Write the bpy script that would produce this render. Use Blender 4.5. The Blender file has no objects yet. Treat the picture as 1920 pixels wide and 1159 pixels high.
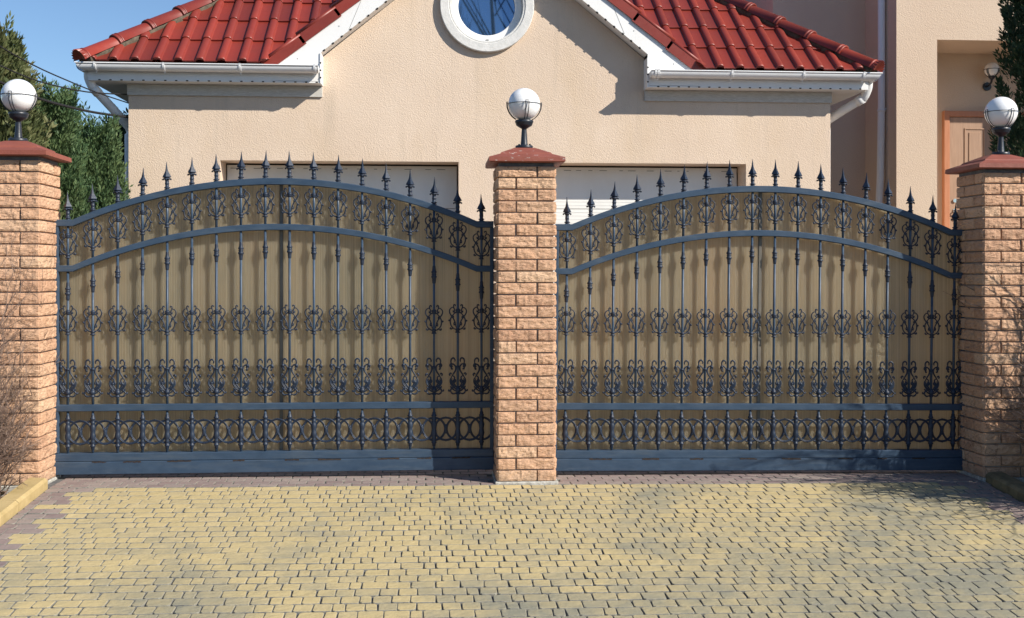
import bpy, bmesh, math, random
from mathutils import Vector, Matrix, noise
from mathutils.geometry import tessellate_polygon
R = math.radians
rnd = random.Random(7)
scene = bpy.context.scene
COL = scene.collection

# ------------------------------------------------------------------ camera
YAW = R(4.19)
CAM = Vector((0.0, -7.28, 1.40))
cd = bpy.data.cameras.new('camera')
cam = bpy.data.objects.new('camera', cd)
COL.objects.link(cam)
cam.location = CAM
cam.rotation_euler = (R(90), 0, -YAW)
cd.sensor_width = 36.0
cd.lens = 2074 / 1920 * 36
cd.shift_y = -69.5 / 1920
cd.clip_end = 2000
scene.camera = cam

# ------------------------------------------------------------------ light
SUN = Vector((1.50, -1.0, 1.18)).normalized()          # towards the sun
world = bpy.data.worlds.new('World')
scene.world = world
world.use_nodes = True
wn = world.node_tree
for n in list(wn.nodes):
    wn.nodes.remove(n)
sky = wn.nodes.new('ShaderNodeTexSky')
sky.sky_type = 'NISHITA'
sky.sun_disc = False
sky.sun_elevation = math.asin(SUN.z)
sky.sun_rotation = math.atan2(SUN.x, SUN.y)
sky.air_density = 1.0
sky.dust_density = 0.15
sky.ozone_density = 5.0
bg = wn.nodes.new('ShaderNodeBackground')
bg.inputs['Strength'].default_value = 0.088
wo = wn.nodes.new('ShaderNodeOutputWorld')
wn.links.new(sky.outputs[0], bg.inputs['Color'])
wn.links.new(bg.outputs[0], wo.inputs['Surface'])
sd = bpy.data.lights.new('sun', 'SUN')
sd.energy = 4.7
sd.angle = R(0.5)
sd.color = (1.0, 0.93, 0.82)
sun = bpy.data.objects.new('sun', sd)
COL.objects.link(sun)
sun.rotation_euler = (-SUN).to_track_quat('-Z', 'Y').to_euler()
sun.location = SUN * 30
scene.view_settings.view_transform = 'Standard'
scene.view_settings.look = 'None'
scene.view_settings.gamma = 1.0
scene.view_settings.use_curve_mapping = False
scene.view_settings.exposure = 0.56

# ------------------------------------------------------------------ materials
def lin(r, g, b):
    f = lambda c: (c / 255 / 12.92) if c / 255 <= .04045 else ((c / 255 + .055) / 1.055) ** 2.4
    return (f(r), f(g), f(b), 1)

class NT:
    def __init__(s, name):
        s.m = bpy.data.materials.new(name)
        s.m.use_nodes = True
        s.t = s.m.node_tree
        s.b = s.t.nodes['Principled BSDF']
    def n(s, typ, **kw):
        nd = s.t.nodes.new(typ)
        for k, v in kw.items():
            setattr(nd, k, v)
        return nd
    def l(s, a, b):
        s.t.links.new(a, b)
    def pos(s, scale=(1, 1, 1)):
        g = s.n('ShaderNodeNewGeometry')
        mp = s.n('ShaderNodeMapping')
        mp.inputs['Scale'].default_value = scale
        s.l(g.outputs['Position'], mp.inputs['Vector'])
        return mp.outputs[0]
    def noise(s, scale, detail=3, rough=.55, vec=None, stretch=(1, 1, 1)):
        nd = s.n('ShaderNodeTexNoise')
        nd.inputs['Scale'].default_value = scale
        nd.inputs['Detail'].default_value = detail
        nd.inputs['Roughness'].default_value = rough
        s.l(vec if vec is not None else s.pos(stretch), nd.inputs['Vector'])
        return nd.outputs['Fac']
    def ramp(s, fac, stops):
        r = s.n('ShaderNodeValToRGB')
        e = r.color_ramp.elements
        while len(e) < len(stops):
            e.new(0.5)
        for i, (p, c) in enumerate(stops):
            e[i].position = p
            e[i].color = c if len(c) == 4 else (*c, 1)
        s.l(fac, r.inputs[0])
        return r.outputs[0]
    def mix(s, fac, a, b, blend='MIX'):
        m = s.n('ShaderNodeMix', data_type='RGBA', blend_type=blend)
        if isinstance(fac, (int, float)):
            m.inputs[0].default_value = fac
        else:
            s.l(fac, m.inputs[0])
        for v, i in ((a, 6), (b, 7)):
            if isinstance(v, tuple):
                m.inputs[i].default_value = v
            else:
                s.l(v, m.inputs[i])
        return m.outputs[2]
    def math(s, op, a, b=0.0):
        m = s.n('ShaderNodeMath', operation=op)
        for v, i in ((a, 0), (b, 1)):
            if isinstance(v, (int, float)):
                m.inputs[i].default_value = v
            else:
                s.l(v, m.inputs[i])
        return m.outputs[0]
    def piece(s):            # one random number per piece: object random + the 'tint' attribute of joined pieces
        oi = s.n('ShaderNodeObjectInfo')
        at = s.n('ShaderNodeAttribute', attribute_name='tint')
        a = s.math('ADD', oi.outputs['Random'], at.outputs['Fac'])
        return s.math('FRACT', a)
    def bump(s, h, strength=.4, dist=.01, prev=None):
        b = s.n('ShaderNodeBump')
        b.inputs['Strength'].default_value = strength
        b.inputs['Distance'].default_value = dist
        s.l(h, b.inputs['Height'])
        if prev is not None:
            s.l(prev, b.inputs['Normal'])
        return b.outputs[0]
    def done(s, color=None, rough=.6, normal=None, metal=0, spec=.5):
        if color is not None:
            if isinstance(color, tuple):
                s.b.inputs['Base Color'].default_value = color
            else:
                s.l(color, s.b.inputs['Base Color'])
        if isinstance(rough, (int, float)):
            s.b.inputs['Roughness'].default_value = rough
        else:
            s.l(rough, s.b.inputs['Roughness'])
        if normal is not None:
            s.l(normal, s.b.inputs['Normal'])
        s.b.inputs['Metallic'].default_value = metal
        s.b.inputs['Specular IOR Level'].default_value = spec
        return s.m

def C(*a):
    return (*a, 1)

def m_stucco(name, c1, c2, stain=True):
    t = NT(name)
    base = t.ramp(t.noise(1.1, 4, .6), [(.3, c1), (.72, c2)])
    if stain:
        v = t.noise(.9, 5, .65, stretch=(1.6, 1.6, .55))
        base = t.mix(t.ramp(v, [(.48, C(0, 0, 0)), (.75, C(.45, .45, .45))]), base, C(.54, .40, .25))
        rs = t.noise(3.2, 4, .6, stretch=(3.5, 1, .25))
        base = t.mix(t.ramp(rs, [(.56, C(0, 0, 0)), (.75, C(.28, .28, .28))]), base, C(.42, .35, .28))
    fine = t.noise(70, 3, .6)
    base = t.mix(t.ramp(fine, [(.35, C(.0, .0, .0)), (.75, C(.25, .25, .25))]), base, C(.72, .56, .40))
    vor = t.n('ShaderNodeTexVoronoi')
    vor.inputs['Scale'].default_value = 95
    t.l(t.pos(), vor.inputs['Vector'])
    b1 = t.bump(fine, .45, .009)
    b2 = t.bump(vor.outputs['Distance'], .35, .006, b1)
    return t.done(base, .9, b2, spec=.2)
M = {}
M['stucco'] = m_stucco('stucco_cream', C(.63, .50, .39), C(.70, .57, .455))
M['stucco_b'] = m_stucco('stucco_house', C(.62, .485, .38), C(.66, .53, .42), False)

def m_brick():
    t = NT('rock_faced_brick')
    pc = t.piece()
    base = t.ramp(pc, [(0, C(.56, .325, .20)), (.35, C(.63, .39, .25)), (.7, C(.46, .26, .165)), (1, C(.65, .44, .29))])
    n1 = t.noise(28, 6, .7)
    base = t.mix(t.ramp(n1, [(.35, C(0, 0, 0)), (.7, C(.6, .6, .6))]), base, C(.66, .44, .295))
    n2 = t.noise(60, 4, .7, stretch=(1, 1, 2.2))
    base = t.mix(t.ramp(n2, [(.60, C(0, 0, 0)), (.68, C(.65, .65, .65))]), base, C(.26, .14, .08))
    g = t.n('ShaderNodeNewGeometry')
    sp = t.n('ShaderNodeSeparateXYZ')
    t.l(g.outputs['Position'], sp.inputs[0])
    low = t.math('MULTIPLY', t.math('SUBTRACT', .16, sp.outputs['Z']), 5)
    low = t.math('MULTIPLY', low, t.noise(9, 4, .7))
    base = t.mix(t.ramp(low, [(.15, C(0, 0, 0)), (.5, C(.6, .6, .6))]), base, C(.17, .15, .13))
    cr = t.noise(17, 4, .6, stretch=(.75, .75, 2.1))
    line = t.math('ABSOLUTE', t.math('SUBTRACT', cr, .5))
    gate_ = t.ramp(t.noise(9, 2, .5), [(.50, C(0, 0, 0)), (.58, C(1, 1, 1))])
    lm = t.ramp(line, [(.0, C(.85, .85, .85)), (.022, C(0, 0, 0))])
    base = t.mix(t.math('MULTIPLY', lm, gate_), base, C(.20, .10, .06))
    b = t.bump(line, .6, .03)
    b = t.bump(t.noise(45, 6, .75, stretch=(1, 1, 1.5)), .8, .010, b)
    b = t.bump(t.noise(200, 3, .6), .4, .003, b)
    return t.done(base, .92, b, spec=.15)
M['brick'] = m_brick()

def m_simple(name, c1, c2, scale=8, rough=.8, bump=.3, bscale=60, spec=.3, metal=0, dist=.004):
    t = NT(name)
    base = t.ramp(t.noise(scale, 5, .6), [(.32, c1), (.68, c2)])
    return t.done(base, rough, t.bump(t.noise(bscale, 4, .6), bump, dist), metal, spec)
M['mortar'] = m_simple('mortar', C(.26, .23, .21), C(.42, .38, .35))
M['footing'] = m_simple('footing_concrete', C(.25, .24, .21), C(.55, .54, .50), 30, .9, .8, 90)
M['dark_gap'] = m_simple('cap_mortar', C(.10, .11, .13), C(.19, .19, .20), 20)

def m_cap(name, chip):
    t = NT(name)
    base = t.ramp(t.noise(6, 5, .6), [(.3, C(.20, .060, .042)), (.7, C(.27, .082, .058))])
    ch = t.noise(42, 5, .7, stretch=(.6, .6, 1.4))
    base = t.mix(t.ramp(ch, [(chip, C(0, 0, 0)), (chip + .03, C(.85, .85, .85))]), base, C(.45, .40, .38))
    return t.done(base, .6, t.bump(t.noise(40, 4, .6), .35, .006), spec=.35)
M['cap'] = m_cap('red_cap_paint', .70)
M['cap_worn'] = m_cap('red_cap_paint_worn', .615)

def m_iron():
    t = NT('slate_blue_iron_paint')
    base = t.ramp(t.noise(9, 5, .65, stretch=(1, 1, 2)), [(.3, C(.026, .050, .088)), (.7, C(.042, .073, .120))])
    sc = t.noise(24, 6, .75, stretch=(.35, 1, 1.6))
    base = t.mix(t.ramp(sc, [(.64, C(0, 0, 0)), (.76, C(.35, .35, .35))]), base, C(.13, .16, .20))
    b = t.bump(t.noise(70, 3, .6), .25, .002)
    du = t.noise(5, 6, .75, stretch=(.5, 1, 5))
    base = t.mix(t.ramp(du, [(.48, C(0, 0, 0)), (.75, C(.38, .38, .38))]), base, C(.115, .135, .150))
    return t.done(base, t.ramp(t.noise(18, 4, .6), [(.3, C(.36, .36, .36)), (.7, C(.52, .52, .52))]), b, .0, .38)
M['iron'] = m_iron()
M['cast'] = m_simple('cast_iron_paint', C(.007, .015, .034), C(.014, .028, .056), 16, .5, .35, 90, .5, dist=.002)
def m_rust():
    t = NT('rusty_seam')
    return t.done(t.ramp(t.noise(80, 5, .7), [(.3, C(.015, .012, .012)), (.7, C(.06, .04, .03))]), .9)
M['rust'] = m_rust()
M['lamp_black'] = m_simple('black_lamp_metal', C(.010, .014, .022), C(.022, .028, .040), 12, .4, .2, 60, .5)

def m_globe():
    t = NT('opal_globe')
    t.b.inputs['Subsurface Weight'].default_value = .35
    t.b.inputs['Subsurface Radius'].default_value = (.06, .06, .06)
    t.b.inputs['Coat Weight'].default_value = .4
    return t.done(C(.86, .87, .88), .18, None, 0, .5)
M['globe'] = m_globe()

def m_panel():
    t = NT('bronze_ribbed_sheet')
    v = t.noise(1.7, 4, .6, stretch=(1, 1, .45))
    base = t.ramp(v, [(.32, C(.23, .21, .150)), (.52, C(.34, .28, .190)), (.72, C(.41, .29, .180))])
    s1 = t.noise(1, 2, .5, stretch=(160, 1, .6))
    base = t.mix(t.ramp(s1, [(.35, C(0, 0, 0)), (.65, C(.55, .55, .55))]), base, C(.47, .39, .27))
    s2 = t.noise(1, 3, .6, stretch=(45, 1, .3))
    base = t.mix(t.ramp(s2, [(.45, C(0, 0, 0)), (.7, C(.45, .45, .45))]), base, C(.24, .22, .165))
    w = t.n('ShaderNodeTexWave', wave_type='BANDS', bands_direction='X')
    w.inputs['Scale'].default_value = 30
    w.inputs['Distortion'].default_value = 0
    t.l(t.pos(), w.inputs['Vector'])
    b = t.bump(w.outputs['Fac'], .35, .003)
    # light spreads inside the double-walled sheet, so shadows on it are soft and weak
    t.b.inputs['Subsurface Weight'].default_value = 1.0
    t.b.inputs['Subsurface Radius'].default_value = (1.0, .9, .75)
    t.b.inputs['Subsurface Scale'].default_value = .16
    m = t.done(base, .34, b, 0, .5)
    tr = t.n('ShaderNodeBsdfTranslucent')
    t.l(base, tr.inputs['Color'])
    mx = t.n('ShaderNodeMixShader')
    mx.inputs[0].default_value = .40
    out = t.t.nodes['Material Output']
    t.l(t.b.outputs[0], mx.inputs[1]); t.l(tr.outputs[0], mx.inputs[2]); t.l(mx.outputs[0], out.inputs['Surface'])
    return m
M['panel'] = m_panel()
M['alu'] = m_simple('grey_joint_strip', C(.11, .10, .085), C(.16, .145, .12), 10, .4, .1, 60, .5)

def m_paver(name, cols, dirtc):
    t = NT(name)
    pc = t.piece()
    base = t.ramp(pc, cols)
    n1 = t.noise(17, 5, .7)
    base = t.mix(t.ramp(n1, [(.35, C(0, 0, 0)), (.7, C(.40, .40, .40))]), base, cols[-1][1])
    # dirt trodden and driven into the stones: more towards the street and the right hand side
    g = t.n('ShaderNodeNewGeometry')
    sp = t.n('ShaderNodeSeparateXYZ')
    t.l(g.outputs['Position'], sp.inputs[0])
    d = t.math('ADD', t.math('MULTIPLY', sp.outputs['Y'], -.17), t.math('MULTIPLY', sp.outputs['X'], .055))
    d = t.math('ADD', d, t.math('MULTIPLY', t.math('SUBTRACT', t.noise(1.0, 7, .72), .5), 2.1))
    d = t.math('ADD', d, t.math('MULTIPLY', t.math('SUBTRACT', pc, .5), .16))
    base = t.mix(t.ramp(d, [(.12, C(0, 0, 0)), (.62, C(.88, .88, .88))]), base, dirtc)
    n3 = t.noise(34, 6, .75)
    base = t.mix(t.ramp(n3, [(.60, C(0, 0, 0)), (.72, C(.4, .4, .4))]), base, C(.17, .165, .14))
    b = t.bump(t.noise(22, 5, .65, stretch=(.7, 1.3, 1)), .75, .012)
    b = t.bump(t.noise(160, 3, .6), .35, .002, b)
    return t.done(base, .85, b, spec=.25)
M['yellow'] = m_paver('yellow_paver', [(0, C(.45, .365, .190)), (.4, C(.50, .40, .205)), (.75, C(.40, .335, .195)), (1, C(.53, .425, .225))], C(.215, .215, .170))
M['purple'] = m_paver('mauve_paver', [(0, C(.22, .165, .158)), (.4, C(.26, .198, .185)), (.75, C(.28, .225, .205)), (1, C(.31, .25, .225))], C(.26, .215, .175))
M['bed'] = m_simple('joint_sand', C(.08, .085, .092), C(.18, .18, .175), 14, .95, .5, 120)
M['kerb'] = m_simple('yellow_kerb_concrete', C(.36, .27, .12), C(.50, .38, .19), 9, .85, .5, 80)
M['kerb_shaded'] = m_simple('shaded_kerb_concrete', C(.10, .09, .055), C(.27, .22, .12), 9, .9, .6, 60)  # right kerb lies in shade: that shade is put into a darker concrete colour
M['soil'] = m_simple('soil', C(.035, .028, .022), C(.12, .095, .07), 9, .95, 1.0, 40, dist=.03)
M['asphalt'] = m_simple('asphalt', C(.035, .035, .036), C(.065, .064, .062), 3, .9, .4, 150)
M['litter'] = m_simple('dead_leaves', C(.06, .035, .02), C(.16, .11, .07), 40, .9)

def m_tile():
    t = NT('red_glazed_tile')
    pc = t.piece()
    base = t.ramp(pc, [(0, C(.20, .028, .018)), (.5, C(.26, .036, .022)), (1, C(.16, .025, .017))])
    n = t.noise(5, 5, .65)
    base = t.mix(t.ramp(n, [(.45, C(0, 0, 0)), (.75, C(.30, .30, .30))]), base, C(.13, .030, .022))
    return t.done(base, t.ramp(t.noise(14, 4, .6), [(.3, C(.36, .36, .36)), (.7, C(.52, .52, .52))]), t.bump(t.noise(30, 3, .6), .15, .003), 0, .5)
M['tile'] = m_tile()
M['underlay'] = m_simple('dark_underlay', C(.05, .02, .015), C(.10, .04, .03))
M['hipmortar'] = m_simple('hip_mortar', C(.06, .05, .035), C(.14, .11, .08), 25)
def m_white(name, c, streak):
    t = NT(name)
    base = t.mix(t.ramp(t.noise(5, 5, .7, stretch=(1.5, 1.5, .7)), [(.45, C(0, 0, 0)), (.8, C(streak, streak, streak))]), c, C(.45, .43, .39))
    return t.done(base, .42, t.bump(t.noise(60, 3, .6), .08, .002), 0, .45)
M['white'] = m_white('white_pvc', C(.82, .82, .81), .12)
M['white2'] = m_white('white_gutter_pvc', C(.80, .81, .82), .15)
M['trim'] = m_simple('white_rough_trim', C(.60, .60, .58), C(.72, .71, .69), 20, .85, .8, 60)
def m_frieze():
    t = NT('grey_white_frieze')
    g = t.noise(6, 5, .75, stretch=(3, 1, 30))
    return t.done(t.ramp(g, [(.35, C(.60, .59, .56)), (.65, C(.42, .40, .36))]), .7, None, 0, .3)
M['frieze'] = m_frieze()
M['slot'] = m_simple('vent_dark', C(.012, .012, .014), C(.02, .02, .02))
M['garage_door'] = m_white('white_sectional_door', C(.78, .78, .75), .15)
def m_glass():
    t = NT('window_glass')
    t.b.inputs['Coat Weight'].default_value = 1
    t.b.inputs['Coat Roughness'].default_value = .01
    return t.done(C(.10, .20, .36), .02, None, .85, .6)
M['glass'] = m_glass()
def m_wood(name, c1, c2, rough=.4):
    t = NT(name)
    return t.done(t.ramp(t.noise(5, 4, .6, stretch=(9, 9, .8)), [(.3, c1), (.7, c2)]), rough, None, 0, .4)
M['door_wood'] = m_wood('door_wood', C(.34, .215, .145), C(.42, .275, .19))
M['door_frame'] = m_wood('door_frame_wood', C(.42, .175, .09), C(.50, .22, .12))
M['chrome'] = m_simple('chrome', C(.6, .6, .6), C(.7, .7, .7), 5, .15, 0, 50, .5, 1)
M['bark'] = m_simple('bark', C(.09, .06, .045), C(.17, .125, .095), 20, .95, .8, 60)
M['twig'] = m_simple('twig_bark', C(.10, .058, .045), C(.30, .22, .175), 30, .8, .3, 90)
M['cable'] = m_simple('black_cable', C(.012, .012, .014), C(.02, .02, .022))

def m_leaf(name, c1, c2, c3):
    t = NT(name)
    at = t.n('ShaderNodeAttribute', attribute_name='tint')
    base = t.ramp(at.outputs['Fac'], [(0, c1), (.55, c2), (1, c3)])
    base = t.mix(t.ramp(t.noise(2.3, 3, .6), [(.4, C(0, 0, 0)), (.7, C(.5, .5, .5))]), base, c3)
    m = t.done(base, .6, None, 0, .3)
    tr = t.n('ShaderNodeBsdfTranslucent')
    t.l(base, tr.inputs['Color'])
    mx = t.n('ShaderNodeMixShader')
    mx.inputs[0].default_value = .25
    out = t.t.nodes['Material Output']
    t.l(t.b.outputs[0], mx.inputs[1])
    t.l(tr.outputs[0], mx.inputs[2])
    t.l(mx.outputs[0], out.inputs['Surface'])
    return m
M['leaf_olive'] = m_leaf('thuja_olive', C(.050, .080, .030), C(.115, .140, .052), C(.19, .185, .085))
M['leaf_green'] = m_leaf('thuja_green', C(.030, .075, .040), C(.080, .145, .062), C(.16, .215, .085))
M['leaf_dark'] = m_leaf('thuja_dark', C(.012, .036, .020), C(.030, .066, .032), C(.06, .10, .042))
M['leaf_brown'] = m_leaf('thuja_brown', C(.07, .055, .03), C(.12, .10, .055), C(.16, .13, .075))

# ------------------------------------------------------------------ mesh helpers
class MB:
    def __init__(s):
        s.v = []; s.f = []; s.sm = []; s.mi = []; s.ti = []
    def quad(s, pts, smooth=False, mi=0, tint=0.0):
        i = len(s.v)
        s.v += [tuple(p) for p in pts]
        s.f.append(tuple(range(i, i + len(pts)))); s.sm.append(smooth); s.mi.append(mi); s.ti.append(tint)
    def box(s, x0, x1, y0, y1, z0, z1, bev=0.0, mi=0, tint=0.0):
        if bev <= 0:
            i = len(s.v)
            s.v += [(x0, y0, z0), (x1, y0, z0), (x1, y1, z0), (x0, y1, z0), (x0, y0, z1), (x1, y0, z1), (x1, y1, z1), (x0, y1, z1)]
            for f in ((0, 3, 2, 1), (4, 5, 6, 7), (0, 1, 5, 4), (1, 2, 6, 5), (2, 3, 7, 6), (3, 0, 4, 7)):
                s.f.append(tuple(i + k for k in f)); s.sm.append(False); s.mi.append(mi); s.ti.append(tint)
            return
        b = min(bev, (x1 - x0) / 2.1, (y1 - y0) / 2.1, (z1 - z0) / 2.1)
        bm = bmesh.new()
        bmesh.ops.create_cube(bm, size=1)
        for v in bm.verts:
            v.co = Vector(((x0 + x1) / 2 + v.co.x * (x1 - x0), (y0 + y1) / 2 + v.co.y * (y1 - y0), (z0 + z1) / 2 + v.co.z * (z1 - z0)))
        bmesh.ops.bevel(bm, geom=bm.edges[:], offset=b, segments=1, affect='EDGES')
        s.bm(bm, mi=mi, tint=tint); bm.free()
    def bm(s, bm, mat=None, mi=0, tint=0.0, smooth=False):
        i = len(s.v)
        bm.verts.ensure_lookup_table()
        for v in bm.verts:
            s.v.append(tuple(mat @ v.co) if mat else tuple(v.co))
        for f in bm.faces:
            s.f.append(tuple(i + v.index for v in f.verts)); s.sm.append(smooth or f.smooth); s.mi.append(mi); s.ti.append(tint)
    def add(s, o, mat=None, tint=None, mi=None):
        i = len(s.v)
        s.v += [tuple(mat @ Vector(v)) for v in o.v] if mat else o.v
        for k, f in enumerate(o.f):
            s.f.append(tuple(i + q for q in f)); s.sm.append(o.sm[k]); s.mi.append(o.mi[k] if mi is None else mi); s.ti.append(o.ti[k] if tint is None else tint)
    def tube(s, pts, rad, sides=6, caps=True, mi=0, tint=0.0, up=None):
        pts = [Vector(p) for p in pts]
        n = len(pts)
        if not hasattr(rad, '__len__'):
            rad = [rad] * n
        base = len(s.v)
        ref = None
        for i, p in enumerate(pts):
            d = (pts[min(i + 1, n - 1)] - pts[max(i - 1, 0)])
            if d.length < 1e-9:
                d = Vector((0, 0, 1))
            d.normalize()
            if ref is None:
                ref = Vector(up) if up else (Vector((0, 1, 0)) if abs(d.y) < .8 else Vector((1, 0, 0)))
            a = ref - d * ref.dot(d)
            if a.length < 1e-6:
                a = Vector((1, 0, 0)) - d * d.x
            a.normalize()
            b = d.cross(a)
            ref = a
            for k in range(sides):
                t = 2 * math.pi * (k + .5) / sides
                s.v.append(tuple(p + (a * math.cos(t) + b * math.sin(t)) * rad[i]))
        for i in range(n - 1):
            for k in range(sides):
                k2 = (k + 1) % sides
                s.f.append((base + i * sides + k, base + i * sides + k2, base + (i + 1) * sides + k2, base + (i + 1) * sides + k))
                s.sm.append(sides > 4); s.mi.append(mi); s.ti.append(tint)
        if caps:
            s.f.append(tuple(base + k for k in reversed(range(sides)))); s.sm.append(False); s.mi.append(mi); s.ti.append(tint)
            s.f.append(tuple(base + (n - 1) * sides + k for k in range(sides))); s.sm.append(False); s.mi.append(mi); s.ti.append(tint)
    def lathe(s, prof, c=(0, 0, 0), sides=12, smooth=True, mi=0, sq=None):
        base = len(s.v)
        for z, r in prof:
            for k in range(sides):
                t = 2 * math.pi * k / sides
                s.v.append((c[0] + r * math.cos(t), c[1] + r * math.sin(t), c[2] + z))
        for i in range(len(prof) - 1):
            for k in range(sides):
                k2 = (k + 1) % sides
                s.f.append((base + i * sides + k, base + i * sides + k2, base + (i + 1) * sides + k2, base + (i + 1) * sides + k))
                s.sm.append(smooth); s.mi.append(mi); s.ti.append(0.0)
        s.f.append(tuple(base + k for k in reversed(range(sides)))); s.sm.append(False); s.mi.append(mi); s.ti.append(0.0)
        s.f.append(tuple(base + (len(prof) - 1) * sides + k for k in range(sides))); s.sm.append(False); s.mi.append(mi); s.ti.append(0.0)
    def ball(s, c, r, seg=8, rings=5, mi=0):
        s.lathe([(-r * math.cos(math.pi * i / rings), max(r * math.sin(math.pi * i / rings), 1e-4)) for i in range(rings + 1)], c, seg, mi=mi)
    def prism(s, poly, y0, y1, mi=0):      # polygon in XZ extruded along Y
        n = len(poly)
        i = len(s.v)
        s.v += [(x, y0, z) for x, z in poly] + [(x, y1, z) for x, z in poly]
        s.f.append(tuple(range(i, i + n))); s.f.append(tuple(reversed(range(i + n, i + 2 * n))))
        for k in range(n):
            k2 = (k + 1) % n
            s.f.append((i + k2, i + k, i + n + k, i + n + k2))
        for _ in range(n + 2):
            s.sm.append(False); s.mi.append(mi); s.ti.append(0.0)
    def mesh(s, name, mats):
        me = bpy.data.meshes.new(name)
        me.from_pydata(s.v, [], s.f)
        if not isinstance(mats, (list, tuple)):
            mats = [mats]
        for m in mats:
            me.materials.append(m)
        me.polygons.foreach_set('use_smooth', s.sm)
        me.polygons.foreach_set('material_index', s.mi)
        if any(s.ti):
            a = me.attributes.new('tint', 'FLOAT', 'FACE')
            a.data.foreach_set('value', s.ti)
        me.update()
        return me
    def build(s, name, mats, parent=None, fixn=False, loc=None, **tags):
        me = s.mesh(name, mats)
        if fixn:
            b = bmesh.new(); b.from_mesh(me)
            bmesh.ops.remove_doubles(b, verts=b.verts, dist=1e-5)
            bmesh.ops.recalc_face_normals(b, faces=b.faces)
            b.to_mesh(me); b.free()
        return link(name, me, parent, loc, **tags)

def link(name, me, parent=None, loc=None, **tags):
    o = bpy.data.objects.new(name, me)
    COL.objects.link(o)
    if parent is not None:
        o.parent = parent
    if loc is not None:
        o.location = loc
    for k, v in tags.items():
        o[k] = v
    return o

def thing(name, label, cat, loc=(0, 0, 0), group=None):
    o = bpy.data.objects.new(name, None)
    COL.objects.link(o)
    o.location = loc
    o.empty_display_size = .1
    o['label'] = label; o['category'] = cat
    if group:
        o['group'] = group
    return o

def spline(pts, n=6):
    """Catmull-Rom through pts"""
    P = [Vector(p) for p in pts]
    P = [P[0] * 2 - P[1]] + P + [P[-1] * 2 - P[-2]]
    out = []
    for i in range(1, len(P) - 2):
        for k in range(n):
            t = k / n
            a, b, c, d = P[i - 1], P[i], P[i + 1], P[i + 2]
            out.append(.5 * ((2 * b) + (c - a) * t + (2 * a - 5 * b + 4 * c - d) * t * t + (3 * b - a - 3 * c + d) * t ** 3))
    out.append(P[-2])
    return out

# ------------------------------------------------------------------ ground
def gz(x, y):
    if y < 0:
        s = .08 * max(y, -8.0)
    elif y < .5:
        s = 0.0
    else:
        s = min((y - .5) / 2.5, 1) * .25
    return s - .0075 * (max(min(x, 8), -8) - .63)

ys = [-400, -120, -40, -16, -8, -7, -6, -5, -4, -3, -2, -1, 0, .5, 1.2, 2, 3, 6, 12, 30, 100, 400]
xs = [-400, -120, -40, -16, -8, -5, -3, -2.5, -1, 0, 1, 2, 3, 3.8, 5, 8, 16, 40, 120, 400]
g = MB()
for x, y in [(x, y) for y in ys for x in xs]:
    g.v.append((x, y, gz(x, y) - .055))
for j in range(len(ys) - 1):
    for i in range(len(xs) - 1):
        a = j * len(xs) + i
        g.f.append((a, a + 1, a + 1 + len(xs), a + len(xs))); g.sm.append(False); g.mi.append(0); g.ti.append(0.)
g.build('ground', M['soil'], kind='structure')
g = MB()
g.quad([(-60, -30, gz(0, -9) + .0), (60, -30, gz(0, -9)), (60, -6.2, gz(0, -8) + .16), (-60, -6.2, gz(0, -8) + .16)])
# street behind the camera, level
g.v = [(-60, -30, -.57), (60, -30, -.57), (60, -7.6, -.57), (-60, -7.6, -.57)]
g.build('road', M['asphalt'], kind='structure')

# driveway with its pavers
KL, KR = -2.44, 3.76
bed = MB()
for (ya, yb) in ((-7.6, 0), (0, .5), (.5, 3), (3, 4.29)):
    bed.quad([(KL - .05, ya, gz(KL - .05, ya) - .0065), (KR + .05, ya, gz(KR + .05, ya) - .0065), (KR + .05, yb, gz(KR + .05, yb) - .012), (KL - .05, yb, gz(KL - .05, yb) - .0065)])
driveway = bed.build('driveway', M['bed'], kind='structure')

M['joint_dirt'] = m_simple('dirt_on_paver_arris', C(.11, .112, .11), C(.27, .255, .21), 22, .95, .5, 120)
def paver_mb(w, d, seed):
    r = random.Random(seed)
    m = MB()
    e = .007
    o = [(-w / 2, -d / 2), (w / 2, -d / 2), (w / 2, d / 2), (-w / 2, d / 2)]
    o = [(x + r.uniform(-.0026, .0026), y + r.uniform(-.0022, .0022)) for x, y in o]
    # outline with slightly uneven, clipped corners
    out = []
    for k in range(4):
        x, y = o[k]
        sx, sy = (1 if x > 0 else -1), (1 if y > 0 else -1)
        c = r.uniform(.003, .012)
        a = (x - sx * c, y); b = (x, y - sy * c)
        out += [a, b] if k in (1, 3) else [b, a]
    mid = []
    for k in range(4):
        (x0, y0), (x1, y1) = out[2 * k + 1], out[(2 * k + 2) % 8]
    n = len(out)
    rings = []
    for (ins, z) in ((0, -.03), (0, -.0042), (.0022, -.0008), (.0045, .0)):
        ring = []
        for (x, y) in out:
            ring.append((x * (1 - ins / (w / 2)), y * (1 - ins / (d / 2)), z + (r.uniform(-.0004, .0004) if z > -.01 else 0)))
        rings.append(ring)
    for ring in rings:
        m.v += ring
    for j in range(len(rings) - 1):
        for k in range(n):
            k2 = (k + 1) % n
            m.f.append((j * n + k, j * n + k2, (j + 1) * n + k2, (j + 1) * n + k)); m.sm.append(False); m.mi.append(1 if j < 2 else 0); m.ti.append(0.)
    c = len(m.v)
    m.v.append((r.uniform(-.01, .01), r.uniform(-.015, .015), r.uniform(-.0004, .0008)))
    for k in range(n):
        m.f.append(((len(rings) - 1) * n + k, (len(rings) - 1) * n + (k + 1) % n, c)); m.sm.append(False); m.mi.append(0); m.ti.append(0.)
    return m
RP = .092
JT = .0034
PAV = {}
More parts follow.
